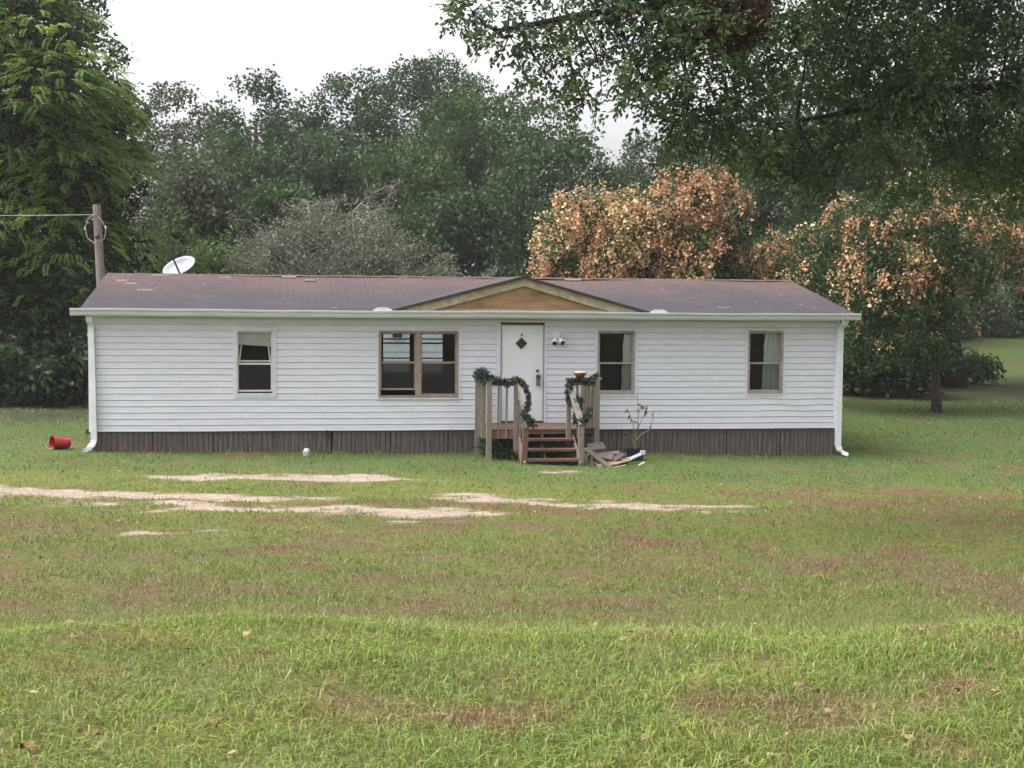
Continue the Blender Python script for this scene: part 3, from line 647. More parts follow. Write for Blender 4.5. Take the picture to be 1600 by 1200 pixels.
for x in (8.27, 9.345):
    MB().add([(x, -1.44, .52), (x, -1.44, .22), (x, -2.2, -.28), (x, -2.3, -.22), (x, -2.3, .04), (x + .04, -1.44, .52), (x + .04, -1.44, .22), (x + .04, -2.2, -.28), (x + .04, -2.3, -.22), (x + .04, -2.3, .04)],
             [(0, 1, 2, 3, 4), (9, 8, 7, 6, 5), (0, 5, 6, 1), (1, 6, 7, 2), (2, 7, 8, 3), (3, 8, 9, 4), (4, 9, 5, 0)]).build('stair_stringer', 'porch_rim', porch)
MB().bar((8.73, -1.44, .30), (8.74, -2.25, -.20), .04, .2).build('stair_stringer', 'porch_rim', porch)
MB().bar((8.27, -2.20, -.2), (8.325, -2.17, .70), .10, .09, (0, 1, 0)).build('newel_post', 'porch_red', porch)
MB().bar((9.385, -2.22, -.2), (9.385, -2.20, .72), .10, .09, (0, 1, 0)).build('newel_post', 'porch_wood', porch)
MB().bar((8.255, -1.50, 1.50), (8.345, -2.24, .70), .045, .15, (0, -.7, .7)).build('stair_rail', 'porch_wood', porch)
MB().bar((9.27, -1.50, 1.48), (9.40, -2.24, .74), .12, .05, (0, -.6, .8)).build('stair_rail', 'porch_wood', porch)
for (x, y, z) in ((8.34, -1.75, 1.18), (8.36, -1.98, .92)): bal(x, y, z - .75, z - .02, .04)

# evergreen garlands on the rails
def garland(path, fat, label, seed, dens=420):
    r = np.random.default_rng(seed); path = np.array(path, float); seg = np.linalg.norm(np.diff(path, axis=0), axis=1); tot = seg.sum(); cum = np.concatenate([[0], np.cumsum(seg)])
    n = int(tot * dens); t = r.random(n) * tot
    P = np.stack([np.interp(t, cum, path[:, k]) for k in range(3)], 1); fr = np.interp(t, cum, fat)
    d = r.normal(size=(n, 3)); d /= np.linalg.norm(d, axis=1)[:, None]
    fr = fr * .82; root = P + d * (fr * .25)[:, None]; ln = fr * r.uniform(.5, .95, n)
    K = 7; Q = []; Cc = []
    for k in range(K):
        dd = d + r.normal(size=(n, 3)) * .45; dd /= np.linalg.norm(dd, axis=1)[:, None]
        sd_ = np.cross(dd, r.normal(size=(n, 3))); sd_ /= np.linalg.norm(sd_, axis=1)[:, None]; w = .009
        st = root + d * (ln * k / K * .8)[:, None]; en = st + dd * (ln * .55)[:, None]
        Q.append(np.stack([st - sd_ * w * .4, st + (en - st) * .5 - sd_ * w, en, st + (en - st) * .5 + sd_ * w], 1))
        Cc.append(np.array((.034, .047, .040)) * r.uniform(.55, 1.7, (n, 1)))
    Q = H(np.concatenate(Q).reshape(-1, 3)).reshape(-1, 4, 3)
    root_o = thing('garland', H(path[len(path) // 2:len(path) // 2 + 1])[0], label, 'garland', 'artificial garlands wound on the porch rails')
    c = quads_object('needles', Q, np.concatenate(Cc), 'needle', root_o); c['kind'] = 'stuff'
    m = MB(); m.tube(path, .008, 5); m.build('garland_wire', 'dark_metal', root_o)
garland([(7.60, -.75, 1.60), (7.58, -1.2, 1.64), (7.64, -1.50, 1.60), (7.78, -1.55, 1.58), (7.92, -1.56, 1.52), (8.05, -1.56, 1.50), (8.16, -1.55, 1.56), (8.27, -1.56, 1.58), (8.37, -1.68, 1.46), (8.43, -1.85, 1.24), (8.37, -2.0, 1.06), (8.28, -2.15, .95), (8.38, -2.26, .82), (8.46, -2.3, .74)],
        [.16, .19, .17, .11, .11, .12, .09, .09, .09, .07, .10, .12, .13, .11], 'dark green artificial garland with a bushy end on the rail by the double window', 21)
garland([(9.86, -1.45, 1.66), (9.74, -1.55, 1.60), (9.62, -1.57, 1.54), (9.45, -1.56, 1.57), (9.28, -1.58, 1.52), (9.22, -1.64, 1.32), (9.28, -1.74, 1.12), (9.42, -1.80, 1.22), (9.38, -1.90, 1.00), (9.32, -2.0, .82), (9.42, -2.2, .80), (9.50, -2.26, .92), (9.62, -1.9, 1.02)],
        [.07, .09, .11, .08, .12, .10, .11, .12, .12, .11, .13, .11, .07], 'dark green artificial garland spiralling down the stair rail beside the debris pile', 22)
bw = thing('bowl', Hp(9.50, -1.49, 1.61), 'small brown bowl with pale rim resting on the porch rail', 'bowl')
MB().tube([(9.50, -1.49, 1.61), (9.50, -1.49, 1.63), (9.495, -1.49, 1.70), (9.495, -1.49, 1.715)], [.06, .085, .135, .13], 16, cap=True).build('bowl_body', 'bowl_brown', bw, smooth=True)
MB().tube([(9.495, -1.49, 1.712), (9.495, -1.49, 1.725)], [.13, .10], 16).build('bowl_contents', 'board_cream', bw)

# ------------------------------------------------------------------ things lying by the steps and on the lawn
def scrap(name, label, cat, mat, a, b, w, h, up=(0, 0, 1), group='scrap lumber piled by the porch steps'):
    o = MB().bar(a, b, w, h, up).build(name, mat); return tag(o, label, cat, group)
scrap('plank', 'long grey plank sloping out of the debris pile into the grass', 'plank', 'board_grey', (9.52, -1.98, .27), (9.98, -2.42, -.10), .115, .03, (.2, -.5, .8))
scrap('plank', 'wide purplish-brown board lying on top of the debris pile', 'plank', 'board_purple', (9.60, -1.92, .275), (9.92, -1.86, .31), .22, .022, (-.05, -.5, .8))
scrap('plank', 'light brown broken board wedged under the purplish board in the pile', 'plank', 'board_grey', (9.72, -1.98, .16), (10.03, -2.12, .10), .16, .03, (.1, -.6, .8))
scrap('plank', 'tan splintered board end lying across the dark scraps', 'plank', 'board_tan', (10.06, -2.08, .10), (10.32, -2.06, .05), .08, .02, (.1, -.6, .8))
scrap('stick', 'pale thin stick lying in the grass below the pile', 'stick', 'board_cream', (9.98, -2.45, -.055), (10.24, -2.34, -.02), .03, .02)
scrap('wood_chip', 'small cream wood offcut lying alone in the grass', 'wood', 'board_cream', (10.50, -2.32, -.03), (10.62, -2.26, .02), .05, .02)
for k, (xa, xb, ya, h, mt) in enumerate(((9.46, 9.50, -1.80, .34, 'board_tan'), (9.53, 9.50, -1.86, .30, 'board_grey'), (9.58, 9.52, -1.92, .26, 'board_purple'), (9.62, 9.66, -1.95, .16, 'board_tan'))):
    scrap('stake', ('tallest brown stake leaning on the newel post by the pile', 'grey-brown stake leaning second against the newel post', 'dark purplish stake leaning against the pile edge', 'short tan stake stuck under the long grey plank')[k], 'stake', mt, (xa, ya - .15, -.14), (xb, ya, h - .05), .045, .02, (0, 1, .2))
scrap('wood_chip', 'flat weathered offcut on the bare soil before the pile', 'wood', 'board_tan', (9.58, -2.32, -.07), (9.80, -2.28, -.05), .09, .02)
for k in range(6):
    x, y, z = 9.80 + rs.uniform(0, .45), -1.75 - rs.uniform(0, .45), -.02 + rs.uniform(0, .13)
    a = rs.uniform(0, 3.1); l = rs.uniform(.1, .17)
    scrap('shingle_scrap', 'dark torn shingle scrap heaped loose among the debris boards', 'shingle', 'scrap_dark', (x - l * math.cos(a), y - l * math.sin(a), z), (x + l * math.cos(a), y + l * math.sin(a), z + rs.uniform(-.04, .06)), rs.uniform(.12, .24), .012, (rs.uniform(-.4, .4), rs.uniform(-.6, .1), 1), 'shingle scraps in the debris pile')
for k, (xa, ya, za, xb, yb, zb, w, mt, lb_) in enumerate((
        (9.62, -1.70, .12, 10.20, -1.95, .18, .09, 'board_grey', 'grey board lying crosswise at the back of the debris pile'),
        (9.90, -2.20, -.02, 10.25, -2.02, .16, .10, 'board_purple', 'dark board propped up steeply among the shingle scraps'),
        (9.70, -2.25, -.04, 10.12, -2.30, .02, .08, 'board_tan', 'flat tan board along the front foot of the debris pile'),
        (10.00, -1.80, .08, 10.36, -1.88, .13, .12, 'scrap_dark', 'charred dark board between the pile and the bent gutter'),
        (9.68, -2.08, .02, 9.76, -2.30, -.06, .07, 'board_grey', 'short grey offcut poking from under the wide boards'),
        (10.08, -2.22, .0, 10.38, -2.16, .06, .05, 'board_tan', 'narrow splintered tan lath on the dark scraps'),
        (9.82, -1.78, .20, 10.15, -1.72, .10, .14, 'scrap_dark', 'warped black board behind the wide purplish board'))):
    scrap('plank', lb_, 'plank', mt, (xa, ya, za), (xb, yb, zb), w, .024, (.1 * (k % 3 - 1), -.5, .8))
dpz = MB().box(9.75, 10.35, -2.05, -1.6, -.2, .03); tag(dpz.build('debris_heap', 'scrap_dark'), 'low dark heap of debris under the scrap boards', 'debris')
gu = thing('gutter_scrap', Hp(10.5, -1.9, -.05), 'bent blue-grey piece of gutter lying against the black tub', 'gutter')
MB().bar((10.20, -1.95, .03), (10.44, -1.90, .05), .09, .03, (0, -.5, .8)).build('gutter_piece', 'scrap_blue', gu)
MB().bar((10.42, -1.90, .045), (10.70, -1.82, .15), .07, .03, (0, -.5, .8)).build('gutter_piece', 'scrap_blue', gu)
MB().box(10.65, 10.74, -1.86, -1.78, .13, .20).build('elbow_end', 'litter_white', gu)
tub = thing('planter_tub', Hp(10.63, -1.35, -.12), 'black plastic planter tub standing before the brown skirting', 'planter')
m = MB(); n = 4
P0 = [(10.46, -1.5), (10.80, -1.5), (10.80, -1.2), (10.46, -1.2)]; cx, cy = 10.63, -1.35
vs = []
for z, s in ((-.13, .84), (.16, 1.0), (.17, 1.06), (.185, 1.06), (.185, .95), (.13, .93)): vs += [(cx + (x - cx) * s, cy + (y - cy) * s, z) for x, y in P0]
F = [(3, 2, 1, 0)]
for i in range(5):
    for k in range(4): F.append((i * 4 + k, i * 4 + (k + 1) % 4, i * 4 + 4 + (k + 1) % 4, i * 4 + 4 + k))
F.append((20, 21, 22, 23)); m.add(vs, F).build('tub_body', 'pot_black', tub)

# spindly sapling growing out of the tub
sap = thing('sapling', Hp(10.66, -1.3, .12), 'spindly sapling with a few drooping leaves growing in the black tub', 'plant')
plain('stem_yellow', (.30, .21, .09), (.2, .15, .06), .8, 12); plain('stem_grey', (.22, .20, .17), (.15, .14, .1), .8, 12)
stems = [[(10.66, -1.3, .10), (10.68, -1.3, .42), (10.72, -1.3, .70), (10.70, -1.3, 1.25)], [(10.67, -1.3, .34), (10.80, -1.3, .48), (10.95, -1.28, .55), (11.02, -1.3, .75), (11.03, -1.3, .95)],
         [(10.67, -1.3, .38), (10.60, -1.3, .75), (10.48, -1.32, 1.0)], [(10.70, -1.3, .55), (10.84, -1.3, .85), (10.90, -1.3, 1.08)], [(10.67, -1.3, .25), (10.58, -1.28, .40), (10.50, -1.3, .50), (10.46, -1.3, .38)], [(10.71, -1.3, .9), (10.78, -1.32, 1.06), (10.82, -1.3, 1.0)]]
for k, s_ in enumerate(stems): MB().tube(s_, [.014 * (1 - .6 * i / (len(s_) - 1)) * (1 if k < 2 else .7) for i in range(len(s_))], 5).build('stem', 'stem_yellow' if k in (1, 4) else 'stem_grey', sap)
Q, Cc = [], []
rl = np.random.default_rng(33)
for k, s_ in enumerate(stems):
    s_ = np.array(s_)
    for j in range(11 if k != 1 else 6):
        t = rl.uniform(.45, 1) * (len(s_) - 1); i = min(int(t), len(s_) - 2); p = s_[i] + (s_[i + 1] - s_[i]) * (t - i)
        d = np.array((rl.normal() * .6, rl.normal() * .5, -.9 + rl.normal() * .5)); d /= np.linalg.norm(d); sdv = np.cross(d, rl.normal(size=3)); sdv /= np.linalg.norm(sdv); l = rl.uniform(.05, .13); w = .016
        Q.append([p, p + d * l * .5 + sdv * w, p + d * l, p + d * l * .5 - sdv * w]); Cc.append((np.array((.10, .12, .06)) if rl.random() < .6 else np.array((.05, .055, .075))) * rl.uniform(.6, 1.3))
c = quads_object('leaves', H(np.array(Q).reshape(-1, 3)).reshape(-1, 4, 3), np.array(Cc), 'leaf', sap); c['kind'] = 'stuff'

# red bucket on its side
bk = thing('bucket', (-8.95, 28.45, float(gz(-8.95, 28.45))), 'red plastic bucket lying on its side in the grass', 'bucket')
bz = float(gz(-8.95, 28.4)) + .125
ax0, ax1 = Vector((-9.06, 28.26, bz + .01)), Vector((-8.80, 28.50, bz - .025)); dv = ax1 - ax0
mb = MB(False); mb.tube([ax0, ax0 + dv * .03, ax0 + dv * .04, ax0 + dv * .14, ax0 + dv * .15, ax1], [.135, .135, .127, .124, .121, .10], 28, cap=False)
n = len(mb.v) // 28; mb.f.append(tuple((n - 1) * 28 + k for k in range(28))); body = mb.build('bucket_body', 'bucket_red', bk, smooth=False)
md = body.modifiers.new('wall', 'SOLIDIFY'); md.thickness = .005
MB(False).tube([ax0 + Vector((-.09, .09, .03)), ax0 + Vector((-.12, .0, -.05)), ax0 + Vector((-.06, -.08, -.11)), ax0 + Vector((.05, -.06, -.12)), ax0 + Vector((.09, -.09, -.03))], .005, 5).build('bail_handle', 'wire', bk)
MB(False).tube([ax0 + dv * .2 + Vector((0, 0, -.075)), ax0 + dv * .8 + Vector((0, 0, -.06))], [.05, .06], 8).build('dark_contents', 'scrap_dark', bk)  # dark lump inside the bucket
lt = MB(False); lx, ly = -4.03, 28.2; lz = float(gz(lx, ly))
_r = random.Random(3)
lt.add([(lx + math.cos(a) * r * .10, ly + math.sin(a) * .06 * r, lz + h) for h, r in ((0, .8), (.09, 1), (.15, .5)) for a, r in [(k * 1.047, r * _r.uniform(.6, 1.1)) for k in range(6)]],
       [(i * 6 + k, i * 6 + (k + 1) % 6, i * 6 + 6 + (k + 1) % 6, i * 6 + 6 + k) for i in range(2) for k in range(6)] + [(12, 13, 14, 15, 16, 17)])
tag(lt.build('crumpled_paper', 'litter_white'), 'crumpled white paper litter at the foot of the brown skirting', 'litter')

# ------------------------------------------------------------------ dish, pole, white shed behind
ds = thing('satellite_dish', Hp(1.4, 4.3, 3.4), 'pale grey satellite dish rising behind the roof ridge', 'satellite dish')
dc = Vector(Hp(1.37, 4.3, 3.80)); nrm = Vector((-.25, -.72, .62)).normalized(); tx = Vector((.90, -.05, .38)); tx = (tx - nrm * tx.dot(nrm)).normalized(); ty = nrm.cross(tx)
P, F = [], []; nr, na = 6, 28
for i in range(nr + 1):
    r = i / nr
    for k in range(na): a = 2 * math.pi * k / na; P.append(dc + tx * (math.cos(a) * .40 * r) + ty * (math.sin(a) * .27 * r) + nrm * (.07 * r * r - .07))
for i in range(nr):
    for k in range(na): k2 = (k + 1) % na; F.append((i * na + k, i * na + k2, i * na + na + k2, i * na + na + k))
dish = MB(False); dish.v = [tuple(p) for p in P]; dish.f = F; db = dish.build('dish_reflector', 'dish_grey', ds, smooth=True); md = db.modifiers.new('wall', 'SOLIDIFY'); md.thickness = .012
b0 = dc + ty * -.30 - nrm * .02; b1 = dc + nrm * .34 - ty * .02
MB(False).bar(b0, b1, .035, .035).build('feed_arm', 'dark_metal', ds)
MB(False).bar(b1 - tx * .09 + ty * .0, b1 + tx * .09 + ty * .05, .04, .05).build('feed_horn', 'dark_metal', ds)
MB(False).tube([dc - nrm * .09, dc - nrm * .18 + Vector((0, 0, -.15)), Vector(Hp(1.40, 4.35, 3.45))], .03, 8).build('mast', 'dark_metal', ds)

px_, py_ = -10.38, 36.5; pz = float(gz(px_, py_))
pole = thing('utility_pole', (px_, py_, pz), 'short weathered wooden utility pole standing beside the house corner', 'utility pole')
MB(False).tube([(px_, py_, pz - .3), (px_ - .03, py_, 3.2), (px_ - .13, py_, 5.40)], [.118, .108, .100], 14, wob=.06, seed=2).build('pole_shaft', 'pole_wood', pole)
tp = Vector((px_ - .11, py_, 5.05))
MB(False).tube([tp + Vector((-.05, -.12, .1)), tp + Vector((-.20, -.13, -.02)), tp + Vector((-.28, -.13, -.25)), tp + Vector((-.22, -.13, -.50)), tp + Vector((-.05, -.13, -.62)), tp + Vector((.03, -.13, -.55))], .012, 6).build('cable_loop', 'wire', pole)
MB(False).tube([tp + Vector((.05, -.12, .05)), tp + Vector((.16, -.13, -.08)), tp + Vector((.25, -.13, -.30)), tp + Vector((.20, -.13, -.52)), tp + Vector((.06, -.13, -.60))], .010, 6).build('cable_loop', 'wire', pole)
for o_ in ((-.28, -.25), (.24, -.22)): MB(False).tube([tp + Vector((o_[0], -.13, o_[1] - .04)), tp + Vector((o_[0], -.13, o_[1] + .04))], .022, 6).build('splice_sleeve', 'litter_white', pole)
MB(False).tube([tp + Vector((.0, -.14, -.46)), tp + Vector((.07, -.17, -.46))], .06, 10).build('insulator', 'dark_metal', pole)
wire = MB(False)
pts = []
for k in range(25):
    t = k / 24; x = px_ - .15 - 30 * t; pts.append((x, 36.4 - 4 * t, 5.14 + 1.2 * t - .9 * 4 * t * (1 - t) * .6))
wire.tube(pts, .010, 6); tag(wire.build('overhead_wire', 'wire'), 'thin grey overhead wire running to the wooden utility pole', 'wire')

shed = thing('storage_shed', Hp(7.6, 14, 0), 'white sided storage shed glimpsed through the double window', 'shed')
for r in range(9):
    z = .1 + r * .28
    MB().extrude_x([(14.0, z), (13.972, z), (13.99, z + .278), (14.0, z + .278)], 5.0, 9.0, 1).build('shed_board', 'trim_white', shed)
MB().box(5.0, 9.0, 14.001, 16.2, 0, 2.62).build('shed_body', 'trim_white', shed)
MB().add([(4.9, 13.85, 2.64), (9.1, 13.85, 2.64), (9.1, 15.1, 3.02), (4.9, 15.1, 3.02), (9.1, 16.35, 2.64), (4.9, 16.35, 2.64)], [(0, 1, 2, 3), (3, 2, 4, 5), (0, 5, 4, 1), (0, 3, 5), (1, 4, 2)]).build('shed_roof', 'scrap_dark', shed)
sw = ring(MB(), 6.80, 7.16, 1.88, 2.35, .035, 13.93, 13.965).build('shed_window', 'white_frame', shed)
MB().box(6.836, 7.124, 13.95, 13.96, 1.916, 2.314).build('pane', 'lens_black', sw); MB().box(6.836, 7.124, 13.935, 13.948, 2.09, 2.11).build('glazing_bar', 'white_frame', sw)

# ------------------------------------------------------------------ leaves and trees
def unit(v): return v / np.maximum(np.linalg.norm(v, axis=-1, keepdims=True), 1e-9)
def kite(l, w, droop=.15): return np.array([(0, 0, 0), (l * .45, w / 2, 0), (l, 0, -droop * l), (l * .45, -w / 2, 0)])
def rot(axis, a):
    axis = axis / np.linalg.norm(axis); K = np.array([[0, -axis[2], axis[1]], [axis[2], 0, -axis[0]], [-axis[1], axis[0], 0]]); return np.eye(3) + math.sin(a) * K + (1 - math.cos(a)) * K @ K
def tmpl_tuft(k, r, l, w, seed):
    g = np.random.default_rng(seed); T = []
    for i in range(k):
        R = np.linalg.qr(g.normal(size=(3, 3)))[0]; T.append(kite(l * g.uniform(.7, 1.2), w * g.uniform(.7, 1.2)) @ R.T + g.normal(size=3) * r * .5)
    return np.array(T)
def tmpl_spray(k, L, l, w, seed):
    g = np.random.default_rng(seed); T = []
    for i in range(k):
        t = (i + .5) / k; a = (1 if i % 2 else -1) * g.uniform(.5, 1.1); R = rot(np.array((0, 0, 1.)), a) @ rot(np.array((1., 0, 0)), g.uniform(-.8, .8)) @ rot(np.array((0, 1., 0)), g.uniform(-.2, .7))
        T.append(kite(l * g.uniform(.75, 1.2), w) @ R.T + np.array((L * t, 0, -.25 * L * t * t)) + g.normal(size=3) * .02)
    return np.array(T)
def tmpl_frond(n, L, l, w, seed):
    g = np.random.default_rng(seed); T = []
    for i in range(n):
        t = (i + 1) / n; p = np.array((L * t * (1 - .12 * t), 0, -.45 * L * t * t)); ll = l * (1 - .45 * abs(t - .45))
        for s in (-1, 1):
            R = rot(np.array((0, 0, 1.)), s * 1.15) @ rot(np.array((1., 0, 0)), s * g.uniform(-.1, .35)); T.append(kite(ll, w, .35) @ R.T + p)
    return np.array(T)
def place(tm_list, P, D, scale, col, seed, jit=.25, spin=1.0):
    """put a template at each P along D -> quads, colours"""
    g = np.random.default_rng(seed); Qs, Cs = [], []; idx = g.integers(0, len(tm_list), len(P))
    for k, T in enumerate(tm_list):
        s = idx == k; n = s.sum()
        if not n: continue
        d = unit(D[s]); ref = np.tile(np.array((0, 0, 1.)), (n, 1)) + g.normal(size=(n, 3)) * spin
        y = unit(np.cross(ref, d)); z = np.cross(d, y); R = np.stack([d, y, z], -1)
        q = np.einsum('nij,kvj->nkvi', R, T) * scale[s][:, None, None, None] + P[s][:, None, None, :]
        Qs.append(q.reshape(-1, 4, 3)); c = col[s][:, None, :] * g.uniform(1 - jit, 1 + jit, (n, len(T), 1)); Cs.append(c.reshape(-1, 3))
    return np.concatenate(Qs), np.concatenate(Cs)
def lobe_points(lobes, dens, g, inner=.5, gap=.0, gs=1.0, seed=0, lump=.22):
    """clump points in the outer shell of each ellipsoid lobe, with noise-cut gaps"""
    Ps, Ds = [], []
    for (x, y, z, rx, ry, rz) in lobes:
        n = max(6, int(dens * (rx * ry + rx * rz + ry * rz) * 4.2)); d = unit(g.normal(size=(n, 3))); r = inner + (1 - inner) * g.random(n) ** .6
        r = r * (1 + lump * (vnoise(d[:, 0] * 2.3 + x, d[:, 1] * 2.3 + y, d[:, 2] * 2.3 + z, seed) - .5) * 2)
        Ps.append(np.array((x, y, z)) + d * r[:, None] * np.array((rx, ry, rz))); Ds.append(d)
    P, D = np.concatenate(Ps), np.concatenate(Ds)
    if gap > 0:
        k = fbm(P[:, 0] * gs, P[:, 1] * gs, P[:, 2] * gs, seed + 5, 2) > gap * .9 + .0; P, D = P[k], D[k]
    return P, D
def auto_lobes(c, rx, rz, n, g, flat=.8, rmin=.34, rmax=.55):
    L = []
    for i in range(n):
        d = unit(g.normal(size=3)); d[2] = d[2] * .9 + .1; k = g.uniform(.35, .78); r = g.uniform(rmin, rmax)
        L.append((c[0] + d[0] * rx * k, c[1] + d[1] * rx * k, c[2] + d[2] * rz * k, r * rx, r * rx, r * min(rz, rx * 1.25) * flat))
    return L
def wood(parent, base, lobes, r0, top, mat, g, limbs=8, base_flare=1.2, seed=0, twig=0):
    bx, by, bz_ = base; tx_, ty_ = top[0], top[1]
    path = [(bx + (tx_ - bx) * t + math.sin(t * 5 + seed) * .12 * r0 * 3, by + (ty_ - by) * t, bz_ - .3 + (top[2] - bz_ + .3) * t) for t in np.linspace(0, 1, 8)]
    MB(False).tube(path, [r0 * (base_flare if i == 0 else (1.12 if i == 1 else 1)) * (1 - .72 * i / 7) for i in range(8)], 10, wob=.15, seed=seed).build('trunk', mat, parent, smooth=True, base=True)
    ls = sorted(lobes, key=lambda l: -l[3])[:limbs]
    for i, l in enumerate(ls):
        t = float(np.clip((l[2] - l[5] * .6 - bz_) / (top[2] - bz_), .3, .92)); k = t * 7; i0 = min(int(k), 6); f = k - i0
        s = np.array(path[i0]) * (1 - f) + np.array(path[i0 + 1]) * f; e = np.array(l[:3]); mid = (s + e) / 2 + np.array((g.normal() * .15, g.normal() * .15, -.08 * np.linalg.norm(e - s)))
        rr = r0 * .42 * (1 - .6 * t) + .02
        MB(False).tube([s, s * .5 + mid * .5 + np.array((0, 0, -.02)), mid, e], [rr, rr * .8, rr * .6, rr * .2], 6, wob=.1, seed=i).build('limb', mat, parent, smooth=True)

COLS = dict(deep=(.036, .058, .024), oak=(.050, .082, .034), mid=(.066, .108, .040), grey=(.165, .170, .125), bright=(.10, .17, .045), dull=(.080, .100, .055), salmon=(.60, .345, .205), olive=(.085, .095, .038), pink=(.30, .15, .11))
def col_field(P, c, g, var=.35, c2=None, mix=.5, s=0, gs=.7):
    n = fbm(P[:, 0] * gs, P[:, 1] * gs, P[:, 2] * gs, s, 2); k = (1 - var + 2 * var * n) * g.uniform(.8, 1.2, len(P)); out = np.array(c)[None] * k[:, None]
    if c2 is not None:
        m = (sstep(.5 - .12, .5 + .12, n + (mix - .5)) * 1.0)[:, None]; out = out * (1 - m) + np.array(c2)[None] * k[:, None] * m
    return out
TUFT_FAR = [tmpl_tuft(10, .40, .235, .14, 100 + k) for k in range(4)]
TUFT_MID = [tmpl_tuft(9, .26, .20, .11, 110 + k) for k in range(4)]
TUFT_FINE = [tmpl_tuft(9, .20, .13, .07, 115 + k) for k in range(4)]
FROND = [tmpl_frond(9, .52, .13, .050, 120 + k) for k in range(4)]
SPRAY = [tmpl_spray(10, .27, .085, .045, 130 + k) for k in range(5)]
def tmpl_panicle(k, seed):
    g = np.random.default_rng(seed); T = []
    for i in range(k):
        t = g.random(); R = np.linalg.qr(g.normal(size=(3, 3)))[0]; w = .09 * (1 - .5 * t); l = g.uniform(.05, .105)
        T.append(kite(l, l * .85) @ R.T + np.array((t * .42, g.normal() * w, g.normal() * w)))
    return np.array(T)
PODS = [tmpl_panicle(15, 140 + k) for k in range(5)]

def tree(name, label, base, lobes, r0, top, tm, dens, c, seed, bark='bark', group=None, c2=None, mix=.5, gap=.32, gs=1.0, inner=.5, var=.35, limbs=8, up=.4, cat='tree', scale=(.8, 1.25), spin=1.0):
    g = np.random.default_rng(seed); z = float(gz(base[0], base[1])); t = thing(name, (base[0], base[1], z), label, cat, group)
    wood(t, (base[0], base[1], z), lobes, r0, top, bark, g, limbs, seed=seed)
    P, D = lobe_points(lobes, dens, g, inner, gap, gs, seed); P[:, 2] = np.maximum(P[:, 2], z + .08)
    D = D + np.array((0, 0, up)) + g.normal(size=P.shape) * .5
    Q, Cq = place(tm, P, D, g.uniform(*scale, len(P)), col_field(P, c, g, var, c2, mix, seed), seed, jit=.14, spin=spin)
    o = quads_object('crown', Q, Cq, 'leaf', t); o['kind'] = 'stuff'
    return t, P, D

def far_tree(px, d, ytop, hw, label, seed, c='oak', zlow=2.0, dens=3.5, n=18, group='tall hardwoods of the wood behind the house'):
    X = (px - 800) / 2250 * d; hor = 462 + .0087 * (px - 800); top = 3.2 + (hor - ytop) / 2250 * d; rx = 1.12 * hw / 2250 * d; zc = (top + zlow) / 2; rz = (top - zlow) / 2
    g = np.random.default_rng(seed); L = []; Hc = top - zlow; zc = zlow + Hc * .52; rz = Hc * .48; rx = rx * 1.2
    for i in range(30):
        t = (i + .5) / 30; v = -1 + 2 * t; a = i * 2.4 + g.normal() * .4; e = (max(0., 1 - max(v, 0) ** 2.4)) ** .5 * (1 if v > 0 else 1.05); r = rx * g.uniform(.24, .42) * (1 - .15 * max(v, 0)); k = e * g.uniform(.55, .88)
        L.append((X + math.cos(a) * rx * k, d + math.sin(a) * rx * k * .7, min(zc + v * rz * .92, top - r * .62), r * 1.15, r, r * .78))
    for v in (.25, .5, .68): L.append((X + g.normal() * .1 * rx, d + .3 * rx, zlow + Hc * v, rx * .62, rx * .4, rx * .55))
    return tree('hardwood_tree', label, (X, d), L, .28, (X, d, top - rz * .5), TUFT_FAR, dens, COLS[c], seed, 'bark', group, gap=.40, gs=.5, var=.62, limbs=7)

# --- the wood behind
for a in ((110, 62, -40, 80, 'tall oak whose top shows above the vine-green tree by the pole', 201, 'oak', 5.),
          (275, 88, 132, 62, 'small pale-topped hardwood beside the left thicket', 202, 'dull', 2.),
          (398, 82, 108, 66, 'slender hardwood with a gappy crown standing alone against the sky', 203, 'oak', 2.),
          (350, 74, 205, 70, 'lower rounded hardwood in front of the slender gappy one', 204, 'mid', 1.5),
          (548, 88, 108, 78, 'tall hardwood with a lopsided top above the grey umbrella tree', 205, 'oak', 2.),
          (660, 92, 94, 92, 'tallest broad-topped hardwood in the wood behind the house', 206, 'oak', 2.),
          (480, 72, 215, 85, 'dark middle hardwood between the slender and lopsided trees', 207, 'oak', 1.5),
          (620, 72, 225, 90, 'dark lower hardwood under the broad-topped tree', 208, 'mid', 1.5),
          (765, 78, 145, 110, 'huge round-crowned hardwood above the roof gable', 209, 'mid', 1.5),
          (870, 72, 190, 90, 'round hardwood whose crown slopes down towards the orange tree', 210, 'oak', 1.5),
          (740, 66, 300, 90, 'dark low hardwood just left of the orange tree', 211, 'oak', 1.),
          (430, 60, 285, 80, 'low dark hardwood behind the left half of the umbrella tree', 216, 'oak', .8),
          (590, 58, 330, 80, 'low dark hardwood behind the right half of the umbrella tree', 217, 'oak', .8),
          (335, 92, 178, 60, 'pale hardwood in the dip beside the slender gappy tree', 218, 'dull', 2.),
          (468, 94, 178, 60, 'pale hardwood in the dip left of the lopsided tree', 219, 'dull', 2.),
          (725, 96, 118, 60, 'hardwood shoulder joined to the broad-topped tallest tree', 220, 'oak', 2.),
          (985, 88, 212, 62, 'distant hardwood in the sky gap above the orange tree', 212, 'dull', 2.),
          (1090, 80, 190, 85, 'dark hardwood directly behind the orange tree', 213, 'oak', 1.5),
          (1215, 74, 215, 85, 'dark hardwood behind the gap between the two orange-tinged trees', 214, 'oak', 1.5),
          (1345, 84, 150, 95, 'dark hardwood behind the orange-spotted tree', 215, 'oak', 1.5)):
    far_tree(*a[:5], a[5], a[6], a[7])

